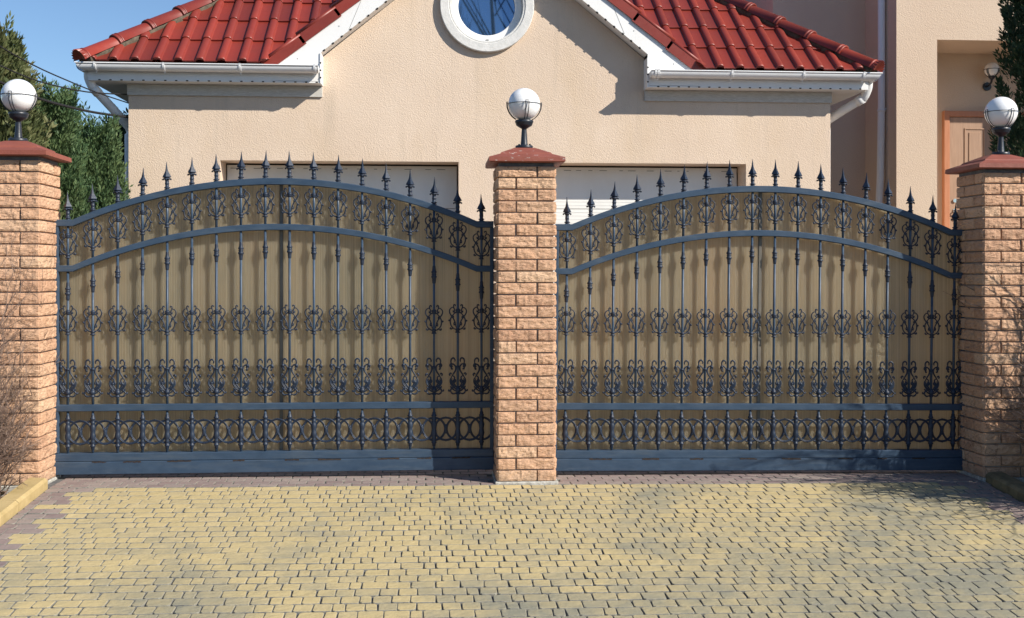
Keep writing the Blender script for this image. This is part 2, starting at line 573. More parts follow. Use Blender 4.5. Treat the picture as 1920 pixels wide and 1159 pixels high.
for w in (.06, .09, .12, .045):
    PAV[w] = [paver_mb(w - JT, RP - .0056, int(w * 1000) + k) for k in range(9)]
PAVME = {}
for w in PAV:
    for k, m in enumerate(PAV[w]):
        for c in ('yellow', 'purple'):
            PAVME[(w, k, c)] = m.mesh('paver', [M[c], M['joint_dirt']])
plist = []
row = 0
prevj = []
y = .62
while y > -4.4:
    yc = y - RP / 2
    back = yc > -.02
    bl = KL
    x = KL + .003
    r_ = random.Random(1000 + row)
    off = r_.choice((0, .03, .045))
    first = True
    curj = []
    # zigzag mauve border along both kerbs
    nb = (.205, .30, .12)[row % 3] if row % 3 != 1 else .25
    while x < KR - .03:
        if back:
            w = .12
            if first:
                w = .06 if row % 2 else .12
        else:
            opts = [.06, .09, .09, .12, .12]
            r_.shuffle(opts)
            w = max(opts, key=lambda q: (min([abs(x + q - j_) for j_ in prevj] or [1]) > .016))
            if first and off:
                w = .06
        if x + w > KR:
            w = .06 if x + .06 <= KR + .01 else .045
        first = False
        c = 'purple' if (back or x + w / 2 < KL + nb or x + w / 2 > KR - nb - .05) else 'yellow'
        dz = r_.uniform(-.0007, .0007) + .006 * (noise.noise(Vector((x * .9, yc * .9, 3))))
        plist.append((x + w / 2 + r_.uniform(-.0012, .0012), yc + r_.uniform(-.0015, .0015) + .007 * noise.noise(Vector((x * 1.1, yc * 2.5, 9))) + .003 * math.sin(x * 1.7 + row), w, c, r_.randrange(9), dz,
                      r_.uniform(-.006, .006), r_.uniform(-.007, .007), r_.uniform(-.03, .03)))
        x += w
        curj.append(x)
    prevj = curj
    y -= RP
    row += 1
# skip the footprint of the middle pillar
plist = [p for p in plist if not (.44 < p[0] < .82 and 0.02 < p[1] < .38)]
def imgx(x, yy):
    dx, dy = x - CAM.x, yy - CAM.y
    f = dx * math.sin(YAW) + dy * math.cos(YAW)
    r = dx * math.cos(YAW) - dy * math.sin(YAW)
    return 960 + 2074 * r / f
seen = [i for i, p in enumerate(plist) if p[1] > -2.22 and -10 < imgx(p[0], p[1]) < 1930]
seen.sort(key=lambda i: plist[i][1])
single = set(seen[:298])
rest = MB()
for i, (px, py, w, c, k, dz, rx, ry, rz) in enumerate(plist):
    sl = math.atan(.08) if py < 0 else 0
    mat = Matrix.Translation((px, py, gz(px, py) + dz)) @ Matrix.Rotation(sl + rx, 4, 'X') @ Matrix.Rotation(.0075 + ry, 4, 'Y') @ Matrix.Rotation(rz, 4, 'Z')
    if i in single:
        o = link('paver', PAVME[(w, k, c)], driveway)
        o.matrix_local = mat
    else:
        n0 = len(rest.mi)
        rest.add(PAV[w][k], mat, tint=.01 + .98 * rnd.random())
        for q in range(n0, len(rest.mi)):
            rest.mi[q] = 2 if rest.mi[q] else (0 if c == 'yellow' else 1)
rest.build('pavers', [M['yellow'], M['purple'], M['joint_dirt']], driveway, kind='stuff')
yard = MB()
yard.quad([(-3.4, .62, gz(0, .62) + .004), (5.2, .62, gz(0, .62) + .004), (5.2, 3, .255), (-3.4, 3, .255)])
yard.quad([(-3.4, 3, .255), (8.6, 3, .255), (8.6, 5.9, .255), (-3.4, 5.9, .255)])
yard.build('yard_paving', M['purple'], kind='structure')

# kerbs
def kerb(x0, x1, y0, y1, mat, name='kerb'):
    root = bpy.data.objects.new(name, None); COL.objects.link(root); root['kind'] = 'structure'
    L = .5
    yy = y1
    while yy > y0:
        m = MB()
        a = max(yy - L + .006, y0)
        prof = [(x0, -.12), (x1, -.12), (x1, .045), (x1 - .018, .062), (x0 + .004, .066), (x0, .06)] if x0 < 0 else [(x0, -.12), (x1, -.12), (x1, .06), (x1 - .004, .066), (x0 + .018, .062), (x0, .045)]
        dz = rnd.uniform(-.004, .004)
        n = len(prof)
        m.v = [(x, a, z + gz(x, a) + dz) for x, z in prof] + [(x, yy, z + gz(x, yy) + dz) for x, z in prof]
        m.f = [tuple(range(n)), tuple(reversed(range(n, 2 * n)))] + [((k + 1) % n, k, n + k, n + (k + 1) % n) for k in range(n)]
        m.sm = [False] * (n + 2); m.mi = [0] * (n + 2); m.ti = [0.] * (n + 2)
        m.build('kerb_stone', mat, root)
        yy -= L
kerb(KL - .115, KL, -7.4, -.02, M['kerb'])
kerb(KR + .0, KR + .115, -7.4, -.02, M['kerb_shaded'])

# ------------------------------------------------------------------ brick pillars
def rock(p, seed):
    q = Vector((p[0] * 22 + seed * 7.3, p[1] * 22 - seed * 3.1, p[2] * 30 + seed))
    a = 1 - abs(noise.noise(q)) * 2.0
    b = noise.noise(q * .45 + Vector((5, 3, 1)))
    c = noise.noise(q * 2.3)
    return max(0.0, .45 * a + .45 * b + .22 * c + .25)
BL, BD, BH = .253, .113, .0695
def brick_mb(seed, mirror):
    m = MB()
    nx, ny, nz = 20, 9, 8
    def grid(fn, nu, nv):
        def warp(k, n, e):          # first and last row of the grid are a narrow arris
            return 0.0 if k == 0 else (1.0 if k == n else (e + (k - 1) / (n - 2) * (1 - 2 * e)))
        base = len(m.v)
        for j in range(nv + 1):
            for i in range(nu + 1):
                m.v.append(fn(warp(i, nu, .009 if nu == nx else .02), warp(j, nv, .035)))
        for j in range(nv):
            for i in range(nu):
                a = base + j * (nu + 1) + i
                f = (a, a + 1, a + nu + 2, a + nu + 1)
                m.f.append(f); m.sm.append(False); m.mi.append(0); m.ti.append(0.)
    def edge(u, v, ku=.14, kv=.2):
        return min(1, min(u, 1 - u) / ku) ** .6 * min(1, min(v, 1 - v) / kv) ** .7
    A = .0125
    def front(u, v):
        p = (u * BL, 0, v * BH)
        d = (.004 + A * rock(p, seed)) * edge(u, v, .012, .05) + .003 * noise.noise(Vector((u * 9, v * 3, seed)))
        # corner follows the end's bulge
        return (u * BL, -d, v * BH)
    def end(u, v):     # u runs from the back (y=BD) to the front (y=0)
        p = (0, (1 - u) * BD, v * BH)
        d = (.006 + A * rock(p, seed + 40)) * edge(u, v, .025, .05)
        return (-d, (1 - u) * BD, v * BH)
    grid(front, nx, nz)
    grid(end, ny, nz)
    m.quad([(0, 0, BH), (BL, 0, BH), (BL, BD, BH), (0, BD, BH)])
    m.quad([(0, BD, 0), (BL, BD, 0), (BL, 0, 0), (0, 0, 0)])
    m.quad([(BL, 0, 0), (BL, BD, 0), (BL, BD, BH), (BL, 0, BH)])
    if mirror:
        m.v = [(-x, y_, z) for x, y_, z in m.v]
        m.f = [tuple(reversed(f)) for f in m.f]
    return m
BR = [[brick_mb(s + 20 * mir, mir).mesh('brick', M['brick']) for s in range(9)] for mir in (0, 1)]
W = BL + .009 + BD
COURSE = .0772
def pillar(xc, zb, label, capm, footing, n=27):
    root = thing('brick_pillar', label, 'pillar', (xc, W / 2, zb), 'brick gate pillars')
    core = MB()
    core.box(-W / 2 + .009, W / 2 - .009, -W / 2 + .009, W / 2 - .009, -.05, n * COURSE + .004)
    core.build('mortar_core', M['mortar'], root)
    for i in range(n):
        mir = i % 2
        for q in range(4):
            o = link('brick', rnd.choice(BR[mir]), root)
            # local frame of the mesh: corner at (-W/2,-W/2) (or +W/2 when mirrored)
            base = Matrix.Translation(((-W / 2 if not mir else W / 2), -W / 2, .02 + i * COURSE))
            jit = Matrix.Translation((rnd.uniform(-.0015, .0015), rnd.uniform(-.003, .002), rnd.uniform(-.001, .001)))
            o.matrix_local = Matrix.Rotation(q * math.pi / 2, 4, 'Z') @ base @ jit
    f = MB()
    e = W / 2 + (.022 if footing else .012)
    h = .018
    f.box(-e, e, -e, e, -.08, h, .006)
    f.build('footing', M['footing'], root)
    zt = .02 + n * COURSE
    g_ = MB()
    g_.box(-W / 2 + .006, W / 2 - .006, -W / 2 + .006, W / 2 - .006, zt - .012, zt + .016)
    g_.build('bedding_mortar', M['dark_gap'], root)
    # two-tier pyramid cap
    z0 = zt + .0165
    e0 = .252
    tiers = [(e0 - .012, z0), (e0, z0 + .006), (e0 - .002, z0 + .034), (.172, z0 + .062), (.166, z0 + .071), (.070, z0 + .112), (.066, z0 + .113)]
    c = MB()
    for (a, z) in tiers:
        k = 5 if a > .1 else 1
        c.v += [(-a, -a, z), (a, -a, z), (a, a, z), (-a, a, z)]
    for j in range(len(tiers) - 1):
        for q in range(4):
            c.f.append((4 * j + q, 4 * j + (q + 1) % 4, 4 * j + 4 + (q + 1) % 4, 4 * j + 4 + q))
    c.f += [(3, 2, 1, 0), tuple(4 * (len(tiers) - 1) + q for q in range(4))]
    c.sm = [False] * len(c.f); c.mi = [0] * len(c.f); c.ti = [0.] * len(c.f)
    # the underside stays hollow to the drip edge
    co = c.build('cap', capm, root)
    return root, zb + z0 + .113
PC = -2.50 - W / 2
pL, ztL = pillar(PC, .018, 'rock-faced brick pillar at left behind dry twigs, clean red cap', M['cap'], False)
pM, ztM = pillar(.442 + W / 2, 0.0, 'rock-faced brick pillar between the two gates with chipped red cap', M['cap_worn'], True)
pR, ztR = pillar(3.757 + W / 2, -.020, 'rock-faced brick pillar at right dappled with twig shadows', M['cap'], False)

# ------------------------------------------------------------------ globe lamps
def globe_lamp(x, y_, z, label, rot=0.0, tilt=0.0):
    t = thing('globe_lamp', label, 'lamp', (x, y_, z), 'globe lamps on the gate pillars')
    s = MB()
    s.lathe([(0, .058), (.004, .060), (.018, .060), (.022, .054), (.023, .026), (.03, .024), (.125, .017), (.135, .017), (.142, .030), (.156, .052), (.162, .056), (.172, .058), (.176, .062), (.190, .062), (.194, .056)], sides=20)
    for k in range(4):
        a = k * math.pi / 2 + .78
        s.lathe([(0, .006), (.006, .006), (.008, .003)], (.051 * math.cos(a), .051 * math.sin(a), .022), 6)
    s.build('stem', M['lamp_black'], t)
    gb = MB()
    rg = .109
    zc = .302
    gb.ball((0, 0, zc), rg, 40, 24)
    gb.build('globe', M['globe'], t)
    c = MB()
    rr = rg + .006
    c.tube([(rr * math.cos(a), rr * math.sin(a), zc) for a in [2 * math.pi * k / 36 for k in range(37)]], .0022, 5)
    for k in range(4):
        a0 = k * math.pi / 2 + rot
        tx, ty = -math.sin(a0), math.cos(a0)
        rad = rg + .009
        loop = []
        for side in (-1, 1):
            pts = []
            for j in range(13):
                el = math.radians(-62 + j * 68 / 12)
                wd = side * (.0085 + .003 * j / 12)
                pts.append((rad * math.cos(el) * math.cos(a0) + tx * wd, rad * math.cos(el) * math.sin(a0) + ty * wd, zc + rad * math.sin(el)))
            loop.append(pts)
        c.tube(loop[0] + [loop[1][-1 - i] for i in range(len(loop[1]))], .0028, 5)
    c.build('cage', M['lamp_black'], t)
    t.rotation_euler = (0, tilt, 0)
    return t
globe_lamp(PC - .01, W / 2, ztL, 'white globe lamp on the pillar behind the dry twigs', 1.45, .01)
globe_lamp(.442 + W / 2, W / 2, ztM, 'white globe lamp on the middle pillar with a scuffed stem', -1.47, 0)
globe_lamp(3.757 + W / 2 + .03, W / 2, ztR, 'white globe lamp on the pillar in front of the wooden door', 1.75, .01)

# ------------------------------------------------------------------ wrought iron gates
GW = 2.93
ZE1, ZM1 = 1.724, 2.010
ZE2, ZM2 = 1.42, 1.702
KINK = .115
def arch(u, ze, zm):
    h = GW / 2 - KINK
    s = zm - ze
    Rr = (h * h + s * s) / (2 * s)
    x = abs(u - GW / 2)
    if x >= h:
        return ze
    return zm - (Rr - math.sqrt(Rr * Rr - x * x))
def sweep_rail(ze, zm, hh, y0, y1):
    m = MB()
    us = [0, KINK * .98, KINK] + [KINK + (GW - 2 * KINK) * k / 44 for k in range(1, 44)] + [GW - KINK, GW - KINK * .98, GW]
    for u in us:
        z = arch(u, ze, zm)
        e = .004
        for (yy, zz) in ((y0 + e, z - hh), (y0, z - hh + e), (y0, z + hh - e), (y0 + e, z + hh), (y1 - e, z + hh), (y1, z + hh - e), (y1, z - hh + e), (y1 - e, z - hh)):
            m.v.append((u, yy, zz))
    for i in range(len(us) - 1):
        for k in range(8):
            k2 = (k + 1) % 8
            m.f.append((i * 8 + k2, i * 8 + k, i * 8 + 8 + k, i * 8 + 8 + k2)); m.sm.append(False); m.mi.append(0); m.ti.append(0.)
    n = (len(us) - 1) * 8
    m.f += [tuple(range(8)), tuple(reversed(range(n, n + 8)))]; m.sm += [False] * 2; m.mi += [0] * 2; m.ti += [0.] * 2
    return m

def strokes(m, list_, sc, r, sides=5, n=4, taper=True, kx=.91):
    for st in list_:
        for sx in (-1, 1):
            pts = spline([(sx * x * sc * kx, -.003, -y_ * sc) for x, y_ in st], n)
            N = len(pts)
            rr = [r * (.62 + .38 * math.sin(math.pi * min(1, max(0, i / (N - 1)))) if taper else 1) for i in range(N)]
            m.tube(pts, rr, sides)
SC1 = 1 / 1758
scroll = MB()
strokes(scroll, [
    [(6, -98), (45, -82), (84, -38), (100, 10), (88, 65), (50, 100), (6, 118)],
    [(36, -168), (38, -184), (54, -184), (60, -168), (52, -154)],
    [(52, -154), (82, -152), (110, -124), (108, -86), (80, -45), (52, -8), (32, 36), (22, 80), (6, 92)],
    [(64, -112), (50, -104), (44, -118), (52, -142), (66, -152)],
    [(20, -95), (42, -92), (62, -104), (62, -118)],
    [(75, -40), (60, -30), (58, -44), (70, -54)],
    [(38, 10), (50, 40), (44, 58), (32, 50)],
    [(60, 92), (82, 108), (98, 100), (92, 86)],
], SC1, .0049)
for sx in (-1, 1):
    scroll.ball((sx * 118 * SC1 * .88, -.003, -4 * SC1), .0075, 7, 5)
    scroll.ball((sx * 95 * SC1 * .88, -.003, -98 * SC1), .0060, 7, 4)
    scroll.ball((sx * 36 * SC1 * .88, -.003, -54 * SC1), .0055, 7, 4)
    scroll.ball((sx * 60 * SC1 * .88, -.003, 38 * SC1), .0050, 7, 4)
    scroll.tube([(0, -.003, 118 * SC1 * -1), (sx * .03, -.003, -100 * SC1)], .0045, 5)
scroll.lathe([(.046, .0095), (.050, .013), (.056, .016), (.062, .0145), (.066, .017), (.072, .017), (.076, .013), (.080, .0095)], sides=10)
scroll.lathe([(-.088, .0095), (-.085, .019), (-.081, .019), (-.078, .0125), (-.072, .012), (-.068, .016), (-.058, .016), (-.054, .0095)], sides=10)
ME_scroll = scroll.mesh('scroll', M['cast'])

SC2 = 1 / 1217
low = MB()
strokes(low, [
    [(26, -118), (24, -136), (38, -150), (56, -142), (62, -122), (58, -104)],
    [(60, -104), (38, -98), (20, -78), (21, -48), (42, -16), (60, 12)],
    [(60, 12), (69, 30), (68, 54), (52, 80), (30, 100), (8, 118)],
    [(50, -4), (30, 10), (36, 34), (50, 46), (36, 62), (20, 84), (8, 100)],
    [(70, -2), (76, -14), (66, -24), (56, -14)],
    [(46, -84), (58, -72), (54, -58), (44, -62)],
    [(10, 132), (34, 118), (56, 104), (72, 122), (86, 122), (84, 110)],
    [(14, 140), (40, 148), (60, 140), (66, 126)],
    [(34, 36), (26, 30), (22, 42), (32, 52), (46, 46)],
    [(0, -76), (12, -70), (24, -74)],
    [(44, 92), (58, 96), (70, 84)],
], SC2, .0062, 5, 4)
strokes(low, [
    [(60, -104), (72, -92), (66, -78), (52, -80)],
    [(52, 20), (60, 50), (44, 74), (22, 94)],
], SC2, .0050, 5, 4)
for sx in (-1, 1):
    low.ball((sx * 62 * SC2 * .88, -.003, 96 * SC2), .0115, 8, 5)
    low.ball((sx * 42 * SC2 * .88, -.003, -44 * SC2), .0090, 8, 5)
    low.ball((sx * 50 * SC2 * .88, -.003, -98 * SC2), .0080, 8, 5)
low.ball((0, -.002, -114 * SC2), .019, 10, 6)
low.lathe([(.052, .0095), (.056, .015), (.066, .015), (.070, .0095)], sides=10)
low.lathe([(-.128, .0095), (-.125, .016), (-.120, .016), (-.117, .011), (-.08, .013), (-.068, .0095)], sides=10)
ME_low = low.mesh('leaf_scroll', M['cast'])

kn = MB()
kn.lathe([(.061, .0095), (.057, .011), (.052, .0105), (.046, .012), (.040, .0115), (.034, .013), (.026, .0135), (.022, .019), (.014, .0195), (.010, .013), (.006, .0165), (.001, .017), (-.004, .013), (-.008, .0165), (-.012, .0195), (-.019, .0195), (-.023, .014), (-.030, .0135), (-.036, .0125), (-.042, .013), (-.048, .0115), (-.054, .012), (-.060, .0095)], sides=10)
ME_knuckle = kn.mesh('knuckle', M['cast'])

sp = MB()
sp.lathe([(0, .019), (.004, .020), (.006, .0135), (.009, .0135), (.012, .0205), (.017, .0205), (.020, .0125), (.040, .0135), (.043, .016), (.046, .0135), (.062, .0125), (.066, .015)], sides=8)
sp.lathe([(.064, .014), (.069, .017), (.072, .026), (.077, .027), (.080, .015)], sides=8)
for k_ in range(4):
    a_ = k_ * math.pi / 2
    sp.ball((.026 * math.cos(a_), .026 * math.sin(a_), .070), .0065, 6, 4)
sp.lathe([(.080, .016), (.084, .026), (.087, .030), (.092, .0265), (.100, .0235), (.112, .0165), (.125, .0105), (.145, .0065), (.165, .0040), (.190, .0010)], sides=4, smooth=False)
ME_spear = sp.mesh('spear_tip', M['cast'])

ring = MB()
RR = .0795
rp = [(RR * math.cos(a), 0, RR * math.sin(a)) for a in [2 * math.pi * k / 40 for k in range(41)]]
ring.tube([(x, -.004, z) for x, _, z in rp], .0046, 5, False, up=(0, 1, 0))
rp2 = [(x * .925, -.001, z * .925) for x, _, z in rp]
ring.tube(rp2, .0050, 5, False, up=(0, 1, 0))
for sz in (-1, 1):
    ring.box(-.003, .003, -.010, .004, sz * RR - .006, sz * RR + .006)
ME_ring = ring.mesh('ring', M['cast'])
clampm = MB()
clampm.lathe([(-.032, .004), (-.028, .010), (-.018, .009), (-.010, .014), (0, .010), (.010, .014), (.018, .009), (.028, .010), (.032, .004)], sides=8)
for sx in (-1, 1):
    clampm.tube(spline([(sx * .014, -.006, -.036), (sx * .006, -.006, -.016), (sx * .003, -.006, 0), (sx * .006, -.006, .016), (sx * .014, -.006, .036)], 3), .0045, 5)
ME_clamp = clampm.mesh('ring_clamp', M['cast'])
bal = MB()
bal.lathe([(-.118, .0095), (-.112, .012), (-.100, .0125), (-.095, .018), (-.088, .0185), (-.084, .0125), (-.070, .0135), (-.064, .0175), (-.058, .0135), (-.045, .017), (-.030, .021), (-.012, .0175), (0, .0155), (.012, .0175), (.030, .021), (.045, .017), (.058, .0135), (.064, .0175), (.070, .0135), (.084, .0125), (.088, .0185), (.095, .018), (.100, .0125), (.112, .012), (.118, .0095)], sides=10)
ME_bal = bal.mesh('collar', M['cast'])

def gate(x0, yy, z0, rot, label, joint_u, us):
    t = thing('sliding_gate', label, 'gate', (x0, yy, z0), 'wrought iron gates')
    t.rotation_euler = (0, rot, 0)
    sweep_rail(ZE1, ZM1, .0225, -.021, .019).build('top_arch', M['iron'], t)
    sweep_rail(ZE2, ZM2, .0215, -.020, .018).build('lower_arch', M['iron'], t)
    m = MB(); m.box(0, GW, -.021, .019, .466, .512, .004); m.build('crossbar', M['iron'], t)
    m = MB(); m.box(0, GW, -.024, .045, .132, .186, .004); m.build('bottom_rail', M['iron'], t)
    m = MB(); m.box(-.004, GW + .004, -.032, .050, .046, .1315, .004); m.build('bottom_beam', M['iron'], t)
    m = MB()
    u = .25
    while u < GW - .2:
        w = rnd.uniform(.06, .16)
        k = 7
        for q in range(k):
            a = u + w * q / k
            m.box(a, a + w / k + .001, -.0335, -.030, .1275 - rnd.uniform(0, .004), .1315 + rnd.uniform(-.001, .004))
        u += w + rnd.uniform(.08, .28)
    m.build('rust_streaks', M['rust'], t, kind='stuff')
    for (a, b) in ((-.001, .024), (GW - .024, GW + .001)):
        m = MB(); m.box(a, b, -.018, .0175, .187, ZE1 - .023, .003); m.build('end_stile', M['iron'], t)
    # ribbed sheets behind the bars, one either side of the joint strip
    for (a, b) in ((.012, joint_u - .012), (joint_u + .012, GW - .012)):
        N = 30
        m = MB()
        for k in range(N):
            ua, ub = a + (b - a) * k / N, a + (b - a) * (k + 1) / N
            za, zb = arch(ua, ZE1, ZM1) - .005, arch(ub, ZE1, ZM1) - .005
            m.quad([(ua, .046, .15), (ub, .046, .15), (ub, .046, zb), (ua, .046, za)])
            m.quad([(ub, .070, .15), (ua, .070, .15), (ua, .070, za), (ub, .070, zb)])
            m.quad([(ua, .046, za), (ub, .046, zb), (ub, .070, zb), (ua, .070, za)])
        m.build('ribbed_sheet', M['panel'], t)
    m = MB(); m.box(joint_u - .012, joint_u + .012, .040, .074, .15, arch(joint_u, ZE1, ZM1) - .01, .003); m.build('joint_strip', M['alu'], t)
    for k, u in enumerate(us):
        m = MB()
        zt = arch(u, ZE1, ZM1)
        z2 = arch(u, ZE2, ZM2)
        m.tube([(0, 0, .186), (0, 0, .466)], .0088, 8)
        m.tube([(0, 0, .512), (0, 0, z2 - .02)], .0088, 8)
        m.tube([(0, 0, z2 + .02), (0, 0, zt - .02)], .0088, 8)
        b = m.build('spindle', M['iron'], t, loc=(u, 0, 0))
        j = lambda s=.004: rnd.uniform(-s, s)
        link('spear_tip', ME_spear, b, (0, 0, zt + .0215)).rotation_euler = (0, j(.03), j(.15))
        link('scroll', ME_scroll, b, (0, 0, zt - .150 + j())).rotation_euler = (0, j(.02), j(.05))
        link('knuckle', ME_knuckle, b, (0, 0, z2 - .150 + j()))
        link('scroll', ME_scroll, b, (0, 0, 1.064 + j())).rotation_euler = (0, j(.02), j(.05))
        link('leaf_scroll', ME_low, b, (0, 0, .686 + j(.003))).rotation_euler = (0, j(.015), j(.04))
        link('collar', ME_bal, b, (0, 0, .324))
    sp_ = (us[-1] - us[0]) / (len(us) - 1)
    cs = [us[0] - sp_ / 2 + k * sp_ / 2 for k in range(0, 2 * len(us) + 1)]
    for k, c in enumerate(cs):
        if c - RR < -.03 or c + RR > GW + .03:
            continue
        o = link('ring', ME_ring, t, (c, .001 if k % 2 else -.002, .324))
        o.rotation_euler = (0, 0, rnd.uniform(-.02, .02))
        if k % 2 == 0:
            link('ring_clamp', ME_clamp, t, (c, -.004, .324))
    return t
us = [.082 + k * (GW - .164) / 17 for k in range(18)]
GY = .31
gate(-2.502, GY, 0.002, 0.0, 'arched wrought iron gate between dry twigs and middle pillar', 1.485, us)
gate(.838, GY, -.016, .0105, 'arched wrought iron gate ending in the shade of right pillar', 1.455, us)

# ------------------------------------------------------------------ garage building
WY = 4.29            # plane of the garage front
XC = .585
garage = thing('garage_building', 'cream stucco garage with red tiled roof and round window', 'building', (XC, WY, .25))
def gpart(mb, name, mats, fixn=False, parent=None, **k):
    o = mb.build(name, mats, None, fixn, **k)
    p = parent or garage
    o.parent = p
    if p is garage:
        o.matrix_parent_inverse = Matrix.Translation(-Vector(garage.location))
    return o
def wall_with_holes(outer, holes, y0, y1):
    m = MB()
    loops = [[Vector((x, z, 0)) for x, z in l] for l in [outer] + holes]
    tris = tessellate_polygon(loops)
    flat = [p for l in loops for p in l]
    for yy, flip in ((y0, False), (y1, True)):
        i = len(m.v)
        m.v += [(p.x, yy, p.y) for p in flat]
        for t_ in tris:
            a, b, c = t_
            n = (flat[b] - flat[a]).cross(flat[c] - flat[a]).z
            if (n < 0) != flip:
                a, b, c = c, b, a
            m.f.append((i + a, i + b, i + c)); m.sm.append(False); m.mi.append(0); m.ti.append(0.)
    n = len(flat)
    off = 0
    for li, l in enumerate(loops):
        k = len(l)
        area = sum(l[q].x * l[(q + 1) % k].y - l[(q + 1) % k].x * l[q].y for q in range(k))
        for q in range(k):
            a, b = off + q, off + (q + 1) % k
            f = (a, b, n + b, n + a)
            if (area > 0) == (li == 0):
                f = tuple(reversed(f))
            m.f.append(f); m.sm.append(False); m.mi.append(0); m.ti.append(0.)
        off += k
    return m
SL = .807
PITCH = math.atan(SL)
XL, XR = -3.085, 4.268
WZ, WCX = 4.186, .585
DZ = 2.55
outer = [(XL, 0), (XR, 0), (XR, 3.34), (XC + 2.05, 3.34), (XC, 5.02), (XC - 2.05, 3.34), (XL, 3.34)]
doors_x = [(-2.163, .289), (.898, 3.348)]
holes = [[(a, .26), (b, .26), (b, DZ), (a, DZ)] for a, b in doors_x]
holes.append([(WCX + .40 * math.cos(2 * math.pi * k / 48), WZ + .40 * math.sin(2 * math.pi * k / 48)) for k in range(48)])
m = wall_with_holes(outer, holes, WY, WY + .34)
gpart(m, 'front_wall', M['stucco'])
m = MB()
m.box(XL, XL + .3, WY + .342, WY + 7, 0, 3.34); m.box(XR - .3, XR, WY + .342, WY + 7, 0, 3.34); m.box(XL + .301, XR - .301, WY + 6.7, WY + 7, 0, 3.34)
gpart(m, 'side_walls', M['stucco'])

# sectional garage doors
for (a, b) in doors_x:
    f = MB()
    f.box(a - .05, b + .05, WY + .345, WY + .36, .2, DZ + .06)
    fo = gpart(f, 'door_frame', M['slot'])
    z = .26
    h = .4555
    k = 0
    while z < DZ - .05:
        zt = min(z + h - .005, DZ - .012)
        d = MB()
        d.box(a + .012, b - .012, WY + .312, WY + .340, z, zt, .004)
        for q in range(1, 12):
            zz = z + q * (h / 12)
            if zz < zt - .015:
                d.box(a + .02, b - .02, WY + .3095, WY + .313, zz, zz + .006)
        o = gpart(d, 'door_panel', M['garage_door'], parent=fo)
        z += h
    s = MB()
    x = a + .05
    while x < b - .1:
        w = rnd.uniform(.02, .10)
        s.box(x, x + w, WY + .3085, WY + .312, DZ - .055, DZ - .051)
        x += w + rnd.uniform(.02, .18)
    gpart(s, 'rubber_seal', M['slot'], parent=fo)

# round window
def annulus(m, r0, r1, ya, yb, n=56, cx=WCX, cz=WZ, bev=.006):
    base = len(m.v)
    prof = [(r0, yb), (r0, ya + bev), (r0 + bev, ya), (r1 - bev, ya), (r1, ya + bev), (r1, yb)]
    for k in range(n):
        a = 2 * math.pi * k / n
        for r, yy in prof:
            m.v.append((cx + r * math.cos(a), yy, cz + r * math.sin(a)))
    P = len(prof)
    for k in range(n):
        k2 = (k + 1) % n
        for q in range(P):
            q2 = (q + 1) % P
            m.f.append((base + k * P + q, base + k2 * P + q, base + k2 * P + q2, base + k * P + q2)); m.sm.append(q in (0, 4)); m.mi.append(0); m.ti.append(0.)
m = MB(); annulus(m, .398, .492, WY - .055, WY + .004)
win = gpart(m, 'round_window', M['trim'], True)
m = MB(); annulus(m, .375, .3975, WY - .046, WY + .13); m2 = m; gpart(m, 'reveal_ring', M['trim'], True, parent=win)
m = MB(); annulus(m, .300, .3745, WY + .045, WY + .125); gpart(m, 'frame', M['white'], True, parent=win)
m = MB()
m.quad([(WCX + .31 * math.cos(-2 * math.pi * k / 40), WY + .09, WZ + .31 * math.sin(-2 * math.pi * k / 40)) for k in range(40)][::-1])
gpart(m, 'pane', M['glass'], False, parent=win)
m = MB(); m.box(WCX - .012, WCX + .022, WY + .038, WY + .046, WZ - .352, WZ - .345); gpart(m, 'drain_cover', M['slot'], False, parent=win)

